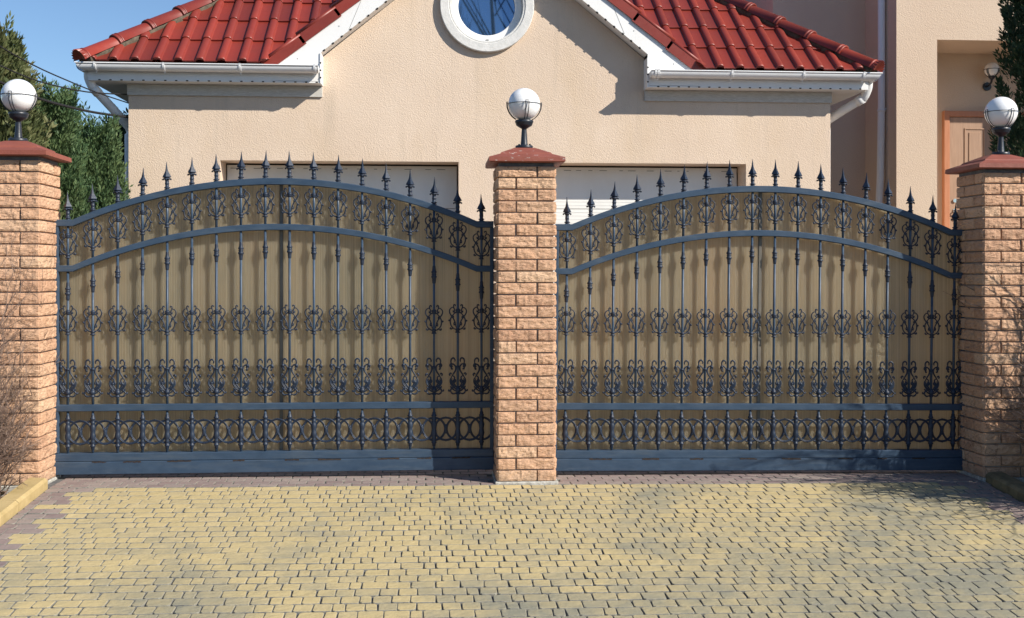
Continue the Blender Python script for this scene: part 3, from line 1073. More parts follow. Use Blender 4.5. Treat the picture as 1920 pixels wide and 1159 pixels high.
# eaves, gable boards
EY = 4.10
EZ = 3.34
EXL, EXR = -3.43, 4.61
GLX, GRX = XC - 1.705, XC + 1.665
Zlow = lambda x: 5.01 - SL * abs(x - XC)
for s in (-1, 1):
    gx = GLX if s < 0 else GRX
    ex = EXL if s < 0 else EXR
    # bargeboard
    p = [(XC, 5.01), (XC, 5.288), (XC + s * 2.21, 5.288 - SL * 2.21), (XC + s * 2.21, EZ + .003), (gx, EZ + .003), (gx, Zlow(gx))]
    if s > 0:
        p = p[::-1]
    m = MB(); m.prism(p, EY, EY + .03)
    gpart(m, 'bargeboard', M['white'], True)
    # nail heads and the plate joint
    m = MB()
    for q in range(3):
        xx = XC + s * (1.1 + q * .42)
        m.box(xx - .004, xx + .004, EY - .003, EY + .001, 5.13 - SL * abs(xx - XC), 5.138 - SL * abs(xx - XC))
    xj = XC + s * 1.42
    m.quad([(xj - .0015, EY - .0015, Zlow(xj) + .01), (xj + .0015, EY - .0015, Zlow(xj) + .01), (xj + .0015 + s * -.12, EY - .0015, Zlow(xj) + .30), (xj - .0015 + s * -.12, EY - .0015, Zlow(xj) + .30)])
    gpart(m, 'board_joint', M['alu'])
    # sloping soffit of the gable
    m = MB()
    q = [(XC, 5.012), (XC, 5.035), (gx, Zlow(gx) + .025), (gx, Zlow(gx) + .002)]
    if s > 0:
        q = q[::-1]
    m.prism(q, EY + .0305, WY + .02)
    gpart(m, 'gable_soffit', M['white'], True)
    # dark slots between the soffit strips
    m = MB()
    L = abs(gx - XC) / math.cos(PITCH)
    k = 0.08
    while k < L:
        xx = XC + s * k * math.cos(PITCH); zz = Zlow(xx)
        c, sn = math.cos(PITCH), -s * math.sin(PITCH)
        a = .012
        m.box(-a, a, EY - .004, EY + .022, -.007, .005)
        nb = 8
        for vi in range(len(m.v) - nb, len(m.v)):
            vx, vy, vz = m.v[vi]
            m.v[vi] = (xx + vx * c - vz * sn, vy, zz + vx * sn + vz * c)
        k += .115
    gpart(m, 'vent_slots', M['slot'], kind='stuff')
    # horizontal eave: fascia, soffit, end plate, frieze
    xa, xb = sorted((ex, XC + s * 2.2105))
    m = MB(); m.box(xa, xb, EY, EY + .025, EZ, EZ + .165); m.box(min(ex, ex + .025 * -s), max(ex, ex - .025 * s), EY + .0255, WY + 7.2, EZ, EZ + .165)
    gpart(m, 'fascia', M['white2'])
    xa, xb = sorted((ex, gx))
    m = MB(); m.box(xa + .002, xb - .002, EY - .002, WY - .002, EZ - .016, EZ - .001)
    xa2, xb2 = sorted((ex, XL if s < 0 else XR))
    m.box(xa2 + (.002 if s < 0 else 0), xb2 - (0 if s < 0 else .002), WY - .0019, WY + 7.2, EZ - .016, EZ - .001)
    gpart(m, 'eave_soffit', M['white'])
    m = MB(); m.box(gx - .006, gx + .006, EY - .012, WY - .001, EZ - .02, EZ + .29)
    gpart(m, 'end_plate', M['white'])
    m = MB()
    k = xa + .1
    while k < xb - .03:
        m.box(k, k + .022, EY - .0045, EY - .0018, EZ - .015, EZ - .004)
        k += .108
    for q in range(3):
        m.box(gx - .0085 * 1, gx + .0085, EY - .014, EY - .0125, EZ + .03 + q * .075, EZ + .045 + q * .075)
    gpart(m, 'eave_slots', M['slot'], kind='stuff')
    xa, xb = sorted((XL - .01 if s < 0 else XR + .01, gx))
    m = MB(); m.box(xa, xb, WY - .022, WY - .001, EZ - .133, EZ - .017, .003); gpart(m, 'frieze_board', M['frieze'])
    # half round gutter with its brackets
    ga, gb = sorted((EXL - .085 if s < 0 else EXR + .09, gx + s * .015))
    gyc, gzc, gr = EY - .072, EZ + .135, .066
    m = MB()
    prof = []
    N = 12
    for k in range(N + 1):
        a = math.pi + math.pi * k / N
        prof.append((gyc + gr * math.cos(a), gzc + gr * math.sin(a)))
    prof2 = [(gyc + (yy - gyc) * .93, gzc + (zz - gzc) * .93) for yy, zz in prof][::-1]
    lip = [(gyc - gr - .006, gzc + .008), (gyc - gr - .006, gzc - .004)]
    poly = [(gyc - gr * .93, gzc + .008)] + lip + prof + prof2
    n = len(poly)
    endshift = .0
    xo = ga if s < 0 else gb      # the outer, mitred end
    for xx in (ga, gb):
        for yy, zz in poly:
            sh = 0
            if xx == xo:
                sh = -s * (yy - (gyc - gr)) * .75 * (1 if True else 0) - s * (gzc - zz) * .35
            m.v.append((xx + sh, yy, zz))
    for k in range(n):
        k2 = (k + 1) % n
        m.f.append((k, k2, n + k2, n + k)); m.sm.append(True); m.mi.append(0); m.ti.append(0.)
    gut = gpart(m, 'gutter', M['white2'], True)
    m = MB()
    m.v = [(xx + o_, yy, zz) for o_ in (-.004, .004) for xx, yy, zz in [(gx + s * .016, yy, zz) for yy, zz in prof]]
    m.f = [tuple(range(len(prof))), tuple(reversed(range(len(prof), 2 * len(prof))))] + [(k, k + 1, len(prof) + k + 1, len(prof) + k) for k in range(len(prof) - 1)]
    m.sm = [False] * len(m.f); m.mi = [0] * len(m.f); m.ti = [0.] * len(m.f)
    gpart(m, 'gutter_end', M['white2'], True, parent=gut)
    L = abs(gb - ga)
    pos = [.18, .74, 1.62, 2.16] if s > 0 else [.10, .62, 1.45, 2.0]
    pos = [.06, .09, .86, 1.62, 2.26] if s > 0 else [.05, .62 + .17, 1.54, 2.21]
    for k, dd in enumerate(pos):
        xx = gx + s * dd
        m = MB()
        wv = .010 if k != 1 or s < 0 else .012
        pr = [(gyc + (gr + .007) * math.cos(math.pi + math.pi * q / N), gzc + (gr + .007) * math.sin(math.pi + math.pi * q / N)) for q in range(N + 1)]
        pr = [(gyc - gr - .010, gzc + .012)] + pr + [(EY, gzc + .0)]
        pin = [(gyc + (gr + .001) * math.cos(math.pi + math.pi * q / N), gzc + (gr + .001) * math.sin(math.pi + math.pi * q / N)) for q in range(N + 1)][::-1]
        pl = pr + pin
        n = len(pl)
        for o_ in (-wv, wv):
            m.v += [(xx + o_, yy, zz) for yy, zz in pl]
        m.f = [(q, (q + 1) % n, n + (q + 1) % n, n + q) for q in range(n)]
        for q in range(len(pin) - 1):       # sides
            a, b = 1 + q, 2 + q
            c, d = len(pr) + (len(pin) - 2 - q), len(pr) + (len(pin) - 1 - q)
            m.f += [(a, b, c, d), (n + d, n + c, n + b, n + a)]
        m.sm = [False] * len(m.f); m.mi = [0] * len(m.f); m.ti = [0.] * len(m.f)
        m.box(xx - .004, xx + .004, gyc - .006, gyc + .006, gzc - gr - .022, gzc - gr - .004)
        gpart(m, 'bracket', M['white2'], True, parent=gut)
    # side gutter running back
    m = MB()
    sx = (EXL - .045) if s < 0 else (EXR + .05)
    N2 = 10
    pr = [(sx + gr * math.cos(math.pi + math.pi * k / N2), gzc + gr * math.sin(math.pi + math.pi * k / N2)) for k in range(N2 + 1)]
    pr += [(sx + (x - sx) * .93, gzc + (z - gzc) * .93) for x, z in pr[::-1]]
    n = len(pr)
    for yy in (EY - .03, WY + 7.2):
        m.v += [(x, yy, z) for x, z in pr]
    m.f = [(k, (k + 1) % n, n + (k + 1) % n, n + k) for k in range(n)]
    m.sm = [True] * n; m.mi = [0] * n; m.ti = [0.] * n
    gpart(m, 'side_gutter', M['white2'], True)
    # swan neck and downpipe on the side wall
    m = MB()
    wx = (XL - .06) if s < 0 else (XR + .06)
    if s < 0:
        path = [(sx + .03, EY + .06, gzc - .05), (sx + .03, EY + .07, gzc - .12), (sx + .055, EY + .10, gzc - .20), (wx + .0, EY + .42, gzc - .56), (wx, EY + .44, gzc - .64), (wx, EY + .45, .4)]
    else:
        path = [(sx - .01, EY + .10, gzc - .05), (sx - .01, EY + .12, gzc - .12), (sx - .035, EY + .16, gzc - .21), (wx + .0, EY + .46, gzc - .42), (wx, EY + .48, gzc - .50), (wx, EY + .49, .4)]
    m.tube(spline(path[:3], 4) + spline(path[2:5], 2)[1:] + [path[5]], .046, 14)
    dp = gpart(m, 'downpipe', M['white2'])
    m = MB()
    for q in (2,):
        a, b = Vector(path[q]), Vector(path[q + 1])
        d_ = (b - a).normalized()
        m.tube([a + d_ * .01, a + d_ * .09], .051, 14)
    gpart(m, 'pipe_socket', M['white2'], parent=dp)

# ---- roof
RY0, RZ0 = 4.035, 3.505           # lower tile edge of the front slope
HXL, HXR = EXL - .02, EXR + .03
deck = MB()
half = (HXR - HXL) / 2
cx_ = (HXL + HXR) / 2
rz = RZ0 - .035
apex_z = rz + SL * half
bk = WY + 7.3
deck.v = [(HXL, RY0, rz), (HXR, RY0, rz), (HXR, bk, rz), (HXL, bk, rz), (cx_, RY0 + half, apex_z), (cx_, bk - half + 1.2, apex_z)]
ya_ = WY + .45                      # the front slope is interrupted by the gable, whose own roof closes the gap
za_ = rz + SL * (ya_ - RY0)
gl_, gr_ = XC - 2.30, XC + 2.30
deck.v += [(gl_, RY0, rz), (gl_, ya_, za_), (gr_, ya_, za_), (gr_, RY0, rz)]
deck.f = [(0, 6, 7, 4), (7, 8, 4), (8, 9, 1, 4), (1, 2, 5, 4), (2, 3, 5), (3, 0, 4, 5)]
deck.sm = [False] * 6; deck.mi = [0] * 6; deck.ti = [0.] * 6
roof = gpart(deck, 'roof', M['tile'])
TW, TL = .2125, .455
def tile_mb():
    m = MB()
    rw, rh = .088, .040
    pr = [(-.006, -.004)]
    for k in range(9):
        a = math.pi - math.pi * k / 8
        pr.append((rw / 2 + rw / 2 * math.cos(a), max(0, rh * math.sin(a) ** .8 if math.sin(a) > 0 else 0)))
    pr += [(rw + .008, .000), (TW * .6, -.001), (TW - .012, .001), (TW - .002, .006), (TW + .002, .003)]
    L = TL + .05
    ss = [0.0, .012, .03, L]
    th = .016
    for i, s_ in enumerate(ss):
        for (x, z) in pr:
            k = 1.0 if i > 1 else (.93 if i == 1 else .78)
            zz = z * k + (.022 * (1 - s_ / L))
            m.v.append((x, s_, zz - (.003 if i == 0 else 0)))
    P = len(pr)
    for i in range(len(ss) - 1):
        for k in range(P - 1):
            m.f.append((i * P + k, i * P + k + 1, (i + 1) * P + k + 1, (i + 1) * P + k)); m.sm.append(True); m.mi.append(0); m.ti.append(0.)
    b = len(m.v)
    for (x, z) in pr:                      # front lip
        m.v.append((x, .002, z * .6 + .022 - th - .002))
    for k in range(P - 1):
        m.f.append((k + 1, k, b + k, b + k + 1)); m.sm.append(False); m.mi.append(0); m.ti.append(0.)
    return m
TILE = tile_mb()
ME_tile = TILE.mesh('tile', M['tile'])
Rs = Matrix.Rotation(PITCH, 4, 'X')
# gable roof planes (needed to know which tiles are hidden below the gable)
GZ = 5.345
def gable_z(x):
    return GZ - SL * abs(x - XC)
nt = 0
for i in range(8):
    sdist = i * TL
    y0 = RY0 + sdist * math.cos(PITCH); z0 = RZ0 + sdist * math.sin(PITCH)
    yt = RY0 + (sdist + TL) * math.cos(PITCH)
    k0 = math.floor((HXL - XC) / TW) - 1
    for k in range(k0, -k0 + 2):
        x0 = XC + k * TW + .03
        # outside the hips?
        if x0 + TW < HXL + (y0 - RY0) or x0 > HXR - (y0 - RY0):
            continue
        # hidden below the gable roof?
        if max(gable_z(x0), gable_z(x0 + TW)) > 0 and min(gable_z(x0), gable_z(x0 + TW)) > z0 + TL * math.sin(PITCH) + .25:
            continue
        # tiles near a front verge would poke through the gable roof: clip them on its plane
        T = Matrix.Translation((x0, y0, z0)) @ Rs @ Matrix.Rotation(rnd.uniform(-.004, .004), 4, 'Z')
        cut_hip = x0 < HXL + (yt - RY0) + .03 or x0 + TW > HXR - (yt - RY0) - .03
        cut_gab = min(gable_z(x0), gable_z(x0 + TW)) > z0 - .10
        if cut_hip or cut_gab:
            bm = bmesh.new(); bm.from_mesh(ME_tile)
            bmesh.ops.transform(bm, matrix=T, verts=bm.verts)
            for (co, no) in (((HXL, RY0, 0), (-1, 1, 0)), ((HXR, RY0, 0), (1, 1, 0))):
                bmesh.ops.bisect_plane(bm, geom=bm.verts[:] + bm.edges[:] + bm.faces[:], plane_co=co, plane_no=no, clear_outer=True)
            if cut_gab and bm.verts:
                # remove what lies below the gable plane of this side
                s = -1 if x0 < XC else 1
                no = Vector((s * SL, 0, 1)).normalized()
                bmesh.ops.bisect_plane(bm, geom=bm.verts[:] + bm.edges[:] + bm.faces[:], plane_co=(XC, 0, GZ + .0), plane_no=no, clear_inner=True)
            if not bm.faces:
                bm.free(); continue
            bmesh.ops.transform(bm, matrix=T.inverted(), verts=bm.verts)
            me = bpy.data.meshes.new('tile'); bm.to_mesh(me); bm.free()
            me.materials.append(M['tile'])
            o = link('tile', me, roof)
        else:
            o = link('tile', ME_tile, roof)
        o.matrix_local = T
        nt += 1
# gable roof slabs
for s in (-1, 1):
    m = MB()
    xe = XC + s * 2.32
    def pt(x, y_, dz):
        return (x, y_, gable_z(x) + dz)
    yb0 = RY0 + (gable_z(XC) - RZ0) / SL
    yb1 = RY0 + max(0, (gable_z(xe) - RZ0) / SL) + .02
    a, b, c, d = (XC, EY + .0), (xe, EY + .0), (xe, max(yb1, EY + .05)), (XC, yb0 + .1)
    top = [pt(p[0], p[1], -.012) for p in (a, b, c, d)]
    bot = [pt(p[0], p[1], -.045) for p in (a, b, c, d)]
    m.quad(top if s < 0 else top[::-1]); m.quad(bot[::-1] if s < 0 else bot)
    m.quad([bot[0], bot[1], top[1], top[0]])
    m.quad([bot[1], bot[2], top[2], top[1]])
    gpart(m, 'gable_roof', M['tile'])
    # verge tiles, each lapped over the one below
    u = MB()
    n = 7
    Lv = .455
    for k in range(n):
        # local frame: e along the slope upwards (towards the apex), nrm out of the roof
        m = MB()
        th = .012
        Lt = Lv + .03
        h = .105
        m.box(0, Lt, -.022, -.008, -h, .012)                 # the hanging face
        m.box(0, Lt, -.0075, .16, -.006, .010)                # lies on the roof
        m.tube([(0, -.004, .010), (Lt, -.004, .002)], [.024, .022], 10)
        m.tube([(0, .15, .014), (Lt, .15, .006)], [.038, .036], 10)
        if s > 0:
            pass
        ex_ = Vector((-s * math.cos(PITCH), 0, math.sin(PITCH)))
        nz_ = Vector((s * math.sin(PITCH), 0, math.cos(PITCH)))
        yv = Vector((0, 1, 0))
        start = 2.285 / math.cos(PITCH) - k * Lv
        base = Vector((XC, EY, GZ)) + Vector((s * math.cos(PITCH), 0, -math.sin(PITCH))) * start
        mt = Matrix.Identity(4)
        for r_ in range(3):
            mt[r_][0] = ex_[r_]; mt[r_][1] = yv[r_]; mt[r_][2] = nz_[r_]; mt[r_][3] = base[r_]
        mt = mt @ Matrix.Translation((0, 0, .020)) @ Matrix.Rotation(.035, 4, 'Y')
        o = m.build('verge_tile', M['tile'], roof)
        if s > 0:
            o.data.flip_normals()
        o.matrix_local = mt
# hip caps
def hip_cap_mb():
    m = MB()
    L = .42
    N = 10
    def ringp(s_, r, dz):
        return [(s_, r * math.cos(math.pi * k / N), dz + r * .95 * math.sin(math.pi * k / N)) for k in range(N + 1)]
    prof = [(-.004, .100, 0), (0, .106, 0), (.018, .108, 0), (.022, .100, 0), (.036, .100, 0), (.040, .106, 0), (.052, .106, 0), (.056, .098, 0), (L + .03, .088, -.004)]
    for (s_, r, dz) in prof:
        m.v += ringp(s_, r, dz)
    P = N + 1
    for i in range(len(prof) - 1):
        for k in range(N):
            m.f.append((i * P + k, (i + 1) * P + k, (i + 1) * P + k + 1, i * P + k + 1)); m.sm.append(True); m.mi.append(0); m.ti.append(0.)
    b = len(m.v)
    m.v += ringp(-.004, .088, 0)
    for k in range(N):
        m.f.append((k, k + 1, b + k + 1, b + k)); m.sm.append(False); m.mi.append(0); m.ti.append(0.)
    return m
ME_hip = hip_cap_mb().mesh('hip_tile', M['tile'])
shell = MB()
N = 11
shell.v.append((0.01, 0, .0))
for k in range(N * 2 + 1):
    a = math.pi * k / (N * 2)
    r = .118 if k % 2 == 0 else .104
    shell.v.append((-.030 if k % 2 == 0 else -.022, r * math.cos(a), r * math.sin(a)))
for k in range(N * 2 + 1):
    a = math.pi * k / (N * 2)
    shell.v.append((.02, .106 * math.cos(a), .104 * math.sin(a)))
K = N * 2 + 1
for k in range(K - 1):
    shell.f.append((0, 2 + k, 1 + k)); shell.f.append((1 + k, 2 + k, 2 + K + k, 1 + K + k))
shell.sm = [False] * len(shell.f); shell.mi = [0] * len(shell.f); shell.ti = [0.] * len(shell.f)
for s in (-1, 1):
    cx0 = HXL if s < 0 else HXR
    d = Vector((-s, 1, SL)).normalized()
    side = Vector((0, 0, 1)).cross(d).normalized()
    up = d.cross(side).normalized()
    for k in range(10):
        p = Vector((cx0 + s * .00, RY0 + .0, RZ0 + .028)) + d * (k * .42 - .03)
        mt = Matrix.Identity(4)
        for r_ in range(3):
            mt[r_][0] = d[r_]; mt[r_][1] = side[r_]; mt[r_][2] = up[r_]; mt[r_][3] = p[r_]
        o = link('hip_tile', ME_hip, roof)
        o.matrix_local = mt @ Matrix.Rotation(.008, 4, 'Y')
        if k == 0:
            o = shell.build('hip_end_shell', M['tile'], roof)
            o.matrix_local = mt @ Matrix.Rotation(rnd.uniform(-.02, .02), 4, 'X')
    m = MB()
    p0 = Vector((cx0, RY0 + .02, RZ0 + .0)); p1 = p0 + d * 4.2
    pts = [p0 + d * (4.2 * q / 60) + Vector((rnd.uniform(-.008, .008), 0, rnd.uniform(-.008, .010))) for q in range(61)]
    m.tube(pts, [.094 + rnd.uniform(-.010, .010) for _ in pts], 8)
    gpart(m, 'hip_mortar', M['hipmortar'])

# ------------------------------------------------------------------ main house at right
house = thing('main_house', 'tall peach stucco house with recessed wooden door at right', 'building', (6.6, 5.92, .25))
def hpart(mb, name, mats, fixn=False, parent=None, **k):
    o = mb.build(name, mats, None, fixn, **k)
    p = parent or house
    o.parent = p
    if p is house:
        o.matrix_parent_inverse = Matrix.Translation(-Vector(house.location))
    return o
HY = 5.92
AX0, AX1, AZ0, AZ1 = 6.215, 8.35, 1.30, 4.26
m = wall_with_holes([(5.70, 0), (11.5, 0), (11.5, 7.5), (5.70, 7.5)], [[(AX0, AZ0), (AX1, AZ0), (AX1, AZ1), (AX0, AZ1)]], HY, HY + .82)
hpart(m, 'front_wall', M['stucco_b'])
m = MB()
m.box(5.70, 11.5, HY + .821, HY + 6, 0, 7.5)
hpart(m, 'wall', M['stucco_b'])
m = MB(); m.box(4.46, 5.699, HY + .98, HY + 6, 0, 7.5)
hpart(m, 'recessed_wall', M['stucco_b'])
m = MB(); m.box(4.2, 11.8, HY - .4, HY + 6.3, 7.501, 7.7, .02); hpart(m, 'roof_slab', M['white'])
# steps up to the door, hidden by the gate but there
m = MB()
for k in range(6):
    m.box(AX0 - .1, AX1, HY - 1.8 + k * .3, HY - .002, .25 + k * .175, .25 + (k + 1) * .175 - .0)
hpart(m, 'steps', M['footing'])
# door in the alcove
DY = HY + .82
fx0 = 6.665
m = MB()
m.box(fx0, fx0 + .075, DY - .07, DY - .001, AZ0, 3.50, .004)
m.box(fx0 + 1.06, fx0 + 1.135, DY - .07, DY - .001, AZ0, 3.50, .004)
m.box(fx0 + .0755, fx0 + 1.0595, DY - .068, DY - .001, 3.425, 3.498, .004)
df = hpart(m, 'door_frame', M['door_frame'])
m = MB(); m.box(fx0 + .079, fx0 + 1.056, DY - .045, DY - .005, AZ0 + .01, 3.421, .003)
dl = hpart(m, 'door', M['door_wood'], parent=df)
m = MB()
for (z0_, z1_) in ((AZ0 + .15, AZ0 + .85), (AZ0 + .98, AZ0 + 1.98)):
    for (x0_, x1_) in ((.28, .56), (.64, .92)):
        xa, xb = fx0 + x0_, fx0 + x1_
        for (a, b, c, d) in ((xa, xb, z0_, z0_ + .02), (xa, xb, z1_ - .02, z1_), (xa, xa + .02, z0_ + .0205, z1_ - .0205), (xb - .02, xb, z0_ + .0205, z1_ - .0205)):
            m.box(a, b, DY - .055, DY - .046, c, d, .003)
        m.box(xa + .06, xb - .06, DY - .054, DY - .046, z0_ + .06, z1_ - .06, .004)
hpart(m, 'door_panels', M['door_wood'], parent=df)
m = MB()
hx, hz = fx0 + .15, 2.20
m.lathe([(0, .028), (.008, .026)], (0, 0, 0), 14)
m.v = [(x + hx, DY - .046 - z, y_ + hz) for x, y_, z in m.v]
k0 = len(m.v)
m.tube([(hx, DY - .05, hz), (hx, DY - .10, hz), (hx + .03, DY - .105, hz), (hx + .14, DY - .105, hz)], .010, 8)
for dz in (.13, -.1):
    m.tube([(hx, DY - .045, hz + dz), (hx, DY - .062, hz + dz)], .026, 12)
hpart(m, 'door_handle', M['chrome'], parent=df)
m = MB()
m.tube([(5.645, HY + .32, 7.4), (5.645, HY + .32, 3.55), (5.635, HY + .33, 2.6), (5.61, HY + .36, 1.9), (5.595, HY + .38, .3)], .045, 14)
dp = hpart(m, 'downpipe', M['white'])
m = MB()
m.tube([(5.645, HY + .32, 3.415), (5.645, HY + .32, 3.44)], .052, 14)
m.tube([(5.66, HY + .31, 3.45), (5.70, HY + .31, 3.45)], .012, 6)
hpart(m, 'pipe_clip', M['white2'], parent=dp)
# wall lamp
wl = thing('wall_lamp', 'small caged globe wall lamp above the wooden door', 'lamp', (7.27, DY - .14, 4.03))
m = MB(); m.ball((0, 0, 0), .095, 24, 14); m.build('globe', M['globe'], wl)
m = MB()
rr = .100
m.tube([(rr * math.cos(a), rr * math.sin(a), 0) for a in [2 * math.pi * k / 28 for k in range(29)]], .004, 5)
for k in range(4):
    a0 = k * math.pi / 2 + .5
    for wd in (-.008, .008):
        m.tube([(rr * math.cos(e) * math.cos(a0) - math.sin(a0) * wd, rr * math.cos(e) * math.sin(a0) + math.cos(a0) * wd, rr * math.sin(e)) for e in [R(-65 + q * 65 / 8) for q in range(9)]], .004, 5)
m.build('cage', M['lamp_black'], wl)
m = MB()
m.lathe([(-.130, .016), (-.118, .028), (-.10, .045), (-.085, .048)], sides=16)
m.tube(spline([(0, 0, -.125), (-.0, .02, -.16), (0, .07, -.19), (0, .125, -.20)], 4), .014, 8)
m.tube([(0, .118, -.20), (0, .137, -.20)], .055, 16)
m.build('bracket', M['lamp_black'], wl)

# ------------------------------------------------------------------ vegetation
def thuja(x, y_, h, r, n, mat, label, seed, lobes=5, top=.0, cat='tree', pw=.62, spray=(.05, .11), loose=.12, zb=None):
    rr = random.Random(seed)
    z0 = gz(x, y_) - .06 if zb is None else zb
    t = thing('thuja_tree', label, cat, (x, y_, z0), 'thujas around the house')
    m = MB()
    m.tube([(0, 0, 0), (.02, 0, h * .3), (0, .01, h * .7), (0, 0, h * .93)], [.06, .05, .03, .008], 8)
    for k in range(16):
        a = rr.uniform(0, 6.28); zz = rr.uniform(.1, .85) * h
        q = r * .75 * (1 - zz / h)
        m.tube([(0, 0, zz), (q * .5 * math.cos(a), q * .5 * math.sin(a), zz + q * .4), (q * math.cos(a), q * math.sin(a), zz + q * 1.1)], [.014, .009, .003], 5)
    m.build('trunk', M['bark'], t)
    ph = [rr.uniform(0, 6.28) for _ in range(8)]
    # the crown is made of upright plumes of flat sprays
    np_ = max(8, n // 90)
    V, F, TI = [], [], []
    plumes = []
    for k in range(np_):
        u = rr.random() ** .85
        zz = h * (.03 + .90 * u)
        a = rr.uniform(0, 2 * math.pi)
        prof = (1 - (zz / h) ** 1.35) ** pw * 1.12 * (.55 + .45 * min(1, zz / (h * .25)))
        lob = 1 + .16 * math.sin(lobes * a + ph[0] + zz * 1.3) + .12 * noise.noise(Vector((math.cos(a) * 2, math.sin(a) * 2, zz * 1.5 + seed)))
        rad = r * prof * lob * rr.uniform(.62, 1.03)
        plumes.append((rad * math.cos(a), rad * math.sin(a), zz, a, rr.uniform(.18, .38) * (1.0 if u < .8 else 1.0), rr.random()))
    for k in range(max(3, int(6 + top * 6))):      # leaders at the top
        plumes.append((rr.gauss(0, r * .13), rr.gauss(0, r * .13), h * rr.uniform(.88, .97), rr.uniform(0, 6.28), rr.uniform(.2, .42), rr.random()))
    per = n // len(plumes)
    for (px, py, pz, a, L, tn) in plumes:
        lean = Vector((math.cos(a) * .42, math.sin(a) * .42, 1)).normalized()
        wid = L * rr.uniform(.22, .34)
        for _ in range(per):
            s_ = rr.random() ** .8
            ca = rr.uniform(0, 6.28)
            w_ = wid * (1 - s_ * .85) * (rr.random() ** .5) * (1 + loose)
            c = Vector((px, py, pz)) + lean * (s_ * L) + Vector((math.cos(ca) * w_, math.sin(ca) * w_, rr.uniform(-.03, .03)))
            d = (lean + Vector((math.cos(ca) * .55, math.sin(ca) * .55, rr.uniform(-.25, .4)))).normalized()
            d = (d + Vector((rr.gauss(0, .25), rr.gauss(0, .25), rr.gauss(0, .15)))).normalized()
            n_ = Vector((rr.gauss(0, 1), rr.gauss(0, 1), rr.gauss(0, .4)))
            sd_ = d.cross(n_)
            if sd_.length < .01:
                continue
            sd_.normalize()
            l_ = rr.uniform(*spray) * .8
            w2 = l_ * rr.uniform(.10, .20)
            i = len(V)
            tip = c + d * l_
            V += [c - sd_ * w2 * .3, c + d * l_ * .45 + sd_ * w2, tip, c + d * l_ * .5 - sd_ * w2]
            F.append((i, i + 1, i + 2, i + 3))
            TI.append(min(1, max(.001, .55 * tn + .45 * rr.random() + rr.uniform(-.1, .1))))
    me = bpy.data.meshes.new('crown')
    me.from_pydata([tuple(v) for v in V], [], F)
    me.materials.append(mat)
    at = me.attributes.new('tint', 'FLOAT', 'FACE')
    at.data.foreach_set('value', TI)
    link('crown', me, t)
    return t
thuja(-3.90, 2.7, 3.30, .58, 80000, M['leaf_olive'], 'olive brown thuja behind the lamp with loose bare top', 3, 4, .8, spray=(.04, .10), loose=.3)
thuja(-3.58, 3.4, 2.86, .36, 80000, M['leaf_green'], 'tall green thuja just right of the lamp by the gate', 5, 5, spray=(.03, .075), zb=.2)
thuja(-3.27, 3.80, 2.60, .24, 52000, M['leaf_green'], 'shorter bright green thuja next to the garage corner', 8, 4, spray=(.03, .075), zb=.2)
thuja(-3.70, 6.4, 2.95, .36, 26000, M['leaf_dark'], 'dark shaded thuja half hidden behind the garage wall', 11, 5)
thuja(-4.9, 5.6, 3.75, .7, 36000, M['leaf_green'], 'big green thuja at the frame edge behind the olive one', 15, 5, zb=.1)
thuja(-4.15, 6.3, 2.75, .42, 34000, M['leaf_green'], 'green thuja filling the gap between two nearer ones', 17, 5)
thuja(6.88, 3.95, 6.2, .86, 120000, M['leaf_dark'], 'dark evergreen in front of the recessed door alcove', 21, 4, spray=(.05, .10), zb=.2, pw=.45)

XLIM = [9.0]
def twigs(m, p, d, L, r, depth, rr, gravity=0.0, spread=.5, mi=0):
    if p.x + d.x * L > XLIM[0]:
        return
    n = 4
    pts = [p.copy()]
    dd = d.copy()
    for k in range(n):
        dd = (dd + Vector((rr.gauss(0, .13), rr.gauss(0, .13), rr.gauss(0, .10) + gravity))).normalized()
        pts.append(pts[-1] + dd * (L / n))
    m.tube(pts, [r * (1 - .55 * k / n) for k in range(n + 1)], 4 if r > .003 else 3, False)
    if depth <= 0:
        return
    for k in range(rr.choice((2, 3, 3, 4))):
        q = rr.choice((1, 2, 3, 4, 4))
        nd = (dd + Vector((rr.gauss(0, spread), rr.gauss(0, spread), rr.gauss(0, spread * .7)))).normalized()
        twigs(m, pts[q], nd, L * rr.uniform(.5, .85), r * .62, depth - 1, rr, gravity, spread)
def bush(x, y_, spec, label, seed, group='dry shrubs beside the driveway'):
    rr = random.Random(seed)
    t = thing('dry_shrub', label, 'shrub', (x, y_, gz(x, y_) - .05), group)
    m = MB()
    for (bx, by, dx, dy, dz, L, r, dep, cnt) in spec:
        for k in range(cnt):
            p = Vector((bx + rr.gauss(0, .05), by + rr.gauss(0, .06), 0))
            d = Vector((dx + rr.gauss(0, .18), dy + rr.gauss(0, .18), dz + rr.gauss(0, .12))).normalized()
            twigs(m, p, d, L * rr.uniform(.75, 1.2), r, dep, rr, .01, .42)
    m.build('branches', M['twig'], t)
    return t
XLIM[0] = .34
bush(-2.78, -.24, [(0, 0, .06, .02, 1.0, .55, .0080, 4, 22), (-.14, .0, .16, .02, 1.0, .62, .0075, 4, 20), (.0, -.05, .08, .03, .9, .30, .0060, 4, 26)], 'bare dry shrub in front of the brick pillar at left', 4)
XLIM[0] = 9.0
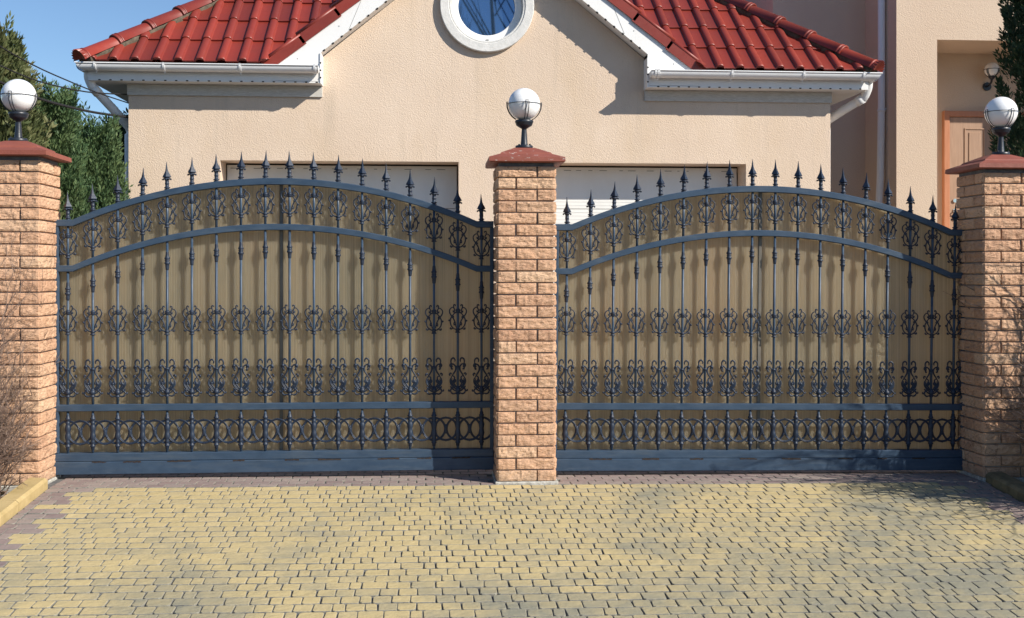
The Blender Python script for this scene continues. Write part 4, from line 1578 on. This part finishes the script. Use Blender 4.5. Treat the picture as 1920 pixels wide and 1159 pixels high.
bush(4.75, -.70, [(-.22, .42, .12, .0, 1.0, .62, .016, 3, 6), (.22, -.02, -.02, .0, 1.0, .95, .024, 2, 8), (-.62, -.10, -.02, .0, 1.0, .5, .016, 3, 7), (0, 0, -.08, .0, 1.0, .62, .014, 4, 17), (.25, -.35, -.1, .05, 1.0, .7, .013, 4, 11), (-.30, .15, -.22, .05, 1.0, .42, .010, 4, 14), (-.48, .45, -.05, .0, 1.0, .42, .011, 4, 13), (-.15, .28, -.05, .0, 1.0, .46, .012, 4, 12), (.50, .1, -.05, .0, 1.0, .95, .017, 3, 17), (.95, -.1, -.05, .0, 1.0, .95, .017, 3, 13)], 'bare dry shrub beside the right brick pillar', 9)
# litter under the shrubs
for (x0, x1, y0, y1, cnt) in ((-3.1, -2.56, -1.4, -.02, 900), (3.88, 5.0, -1.6, -.02, 700)):
    m = MB()
    for _ in range(cnt):
        x = rnd.uniform(x0, x1); yy = rnd.uniform(y0, y1)
        c = Vector((x, yy, gz(x, yy) - .05 + rnd.random() ** 2 * .05))
        a = Vector((rnd.gauss(0, 1), rnd.gauss(0, 1), rnd.gauss(0, .35))).normalized()
        b = a.cross(Vector((rnd.gauss(0, 1), rnd.gauss(0, 1), rnd.gauss(0, 1)))).normalized()
        l, w = rnd.uniform(.012, .035), rnd.uniform(.004, .014)
        m.quad([c - a * l, c + b * w, c + a * l, c - b * w])
    m.build('leaf_litter', M['litter'], kind='stuff')
# small weed in the joint
# bare trees across the street: they only show as the reflection in the round window
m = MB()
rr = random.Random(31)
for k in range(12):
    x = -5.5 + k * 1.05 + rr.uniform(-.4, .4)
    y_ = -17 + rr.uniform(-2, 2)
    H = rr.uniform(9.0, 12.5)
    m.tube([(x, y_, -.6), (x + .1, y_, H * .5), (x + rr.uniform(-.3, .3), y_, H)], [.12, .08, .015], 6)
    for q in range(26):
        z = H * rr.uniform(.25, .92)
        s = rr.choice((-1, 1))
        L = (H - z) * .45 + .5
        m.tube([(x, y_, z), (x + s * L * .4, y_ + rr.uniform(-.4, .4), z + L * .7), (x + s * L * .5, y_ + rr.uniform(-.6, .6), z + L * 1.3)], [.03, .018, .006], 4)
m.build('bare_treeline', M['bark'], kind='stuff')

# ------------------------------------------------------------------ overhead cables
def cable(pts, r, label):
    m = MB()
    m.tube(spline(pts, 8), r, 6)
    m.build('cable', M['cable'], None, label=label, category='cable', group='cables to the garage corner')
AX = XL - .012
cable([(-4.6, -12, 6.4), (-3.80, -5, 4.25), (-3.46, -.8, 3.42), (-3.33, 1.5, 3.15), (-3.22, 3.1, 3.11), (AX, 4.62, 3.15)], .0065, 'uppermost thin cable running down to the garage corner')
cable([(-4.5, -12, 5.9), (-3.76, -5, 3.85), (-3.44, -.8, 3.16), (-3.33, 1.6, 3.00), (-3.22, 3.1, 3.06), (AX, 4.60, 3.26)], .0065, 'middle thin cable meeting the garage corner')
cable([(-4.4, -12, 5.5), (-3.72, -5, 3.65), (-3.42, -.8, 3.02), (-3.33, 1.7, 2.87), (-3.22, 3.1, 2.89), (AX, 4.66, 3.02)], .012, 'lowest thick cable looping behind the globe lamp')
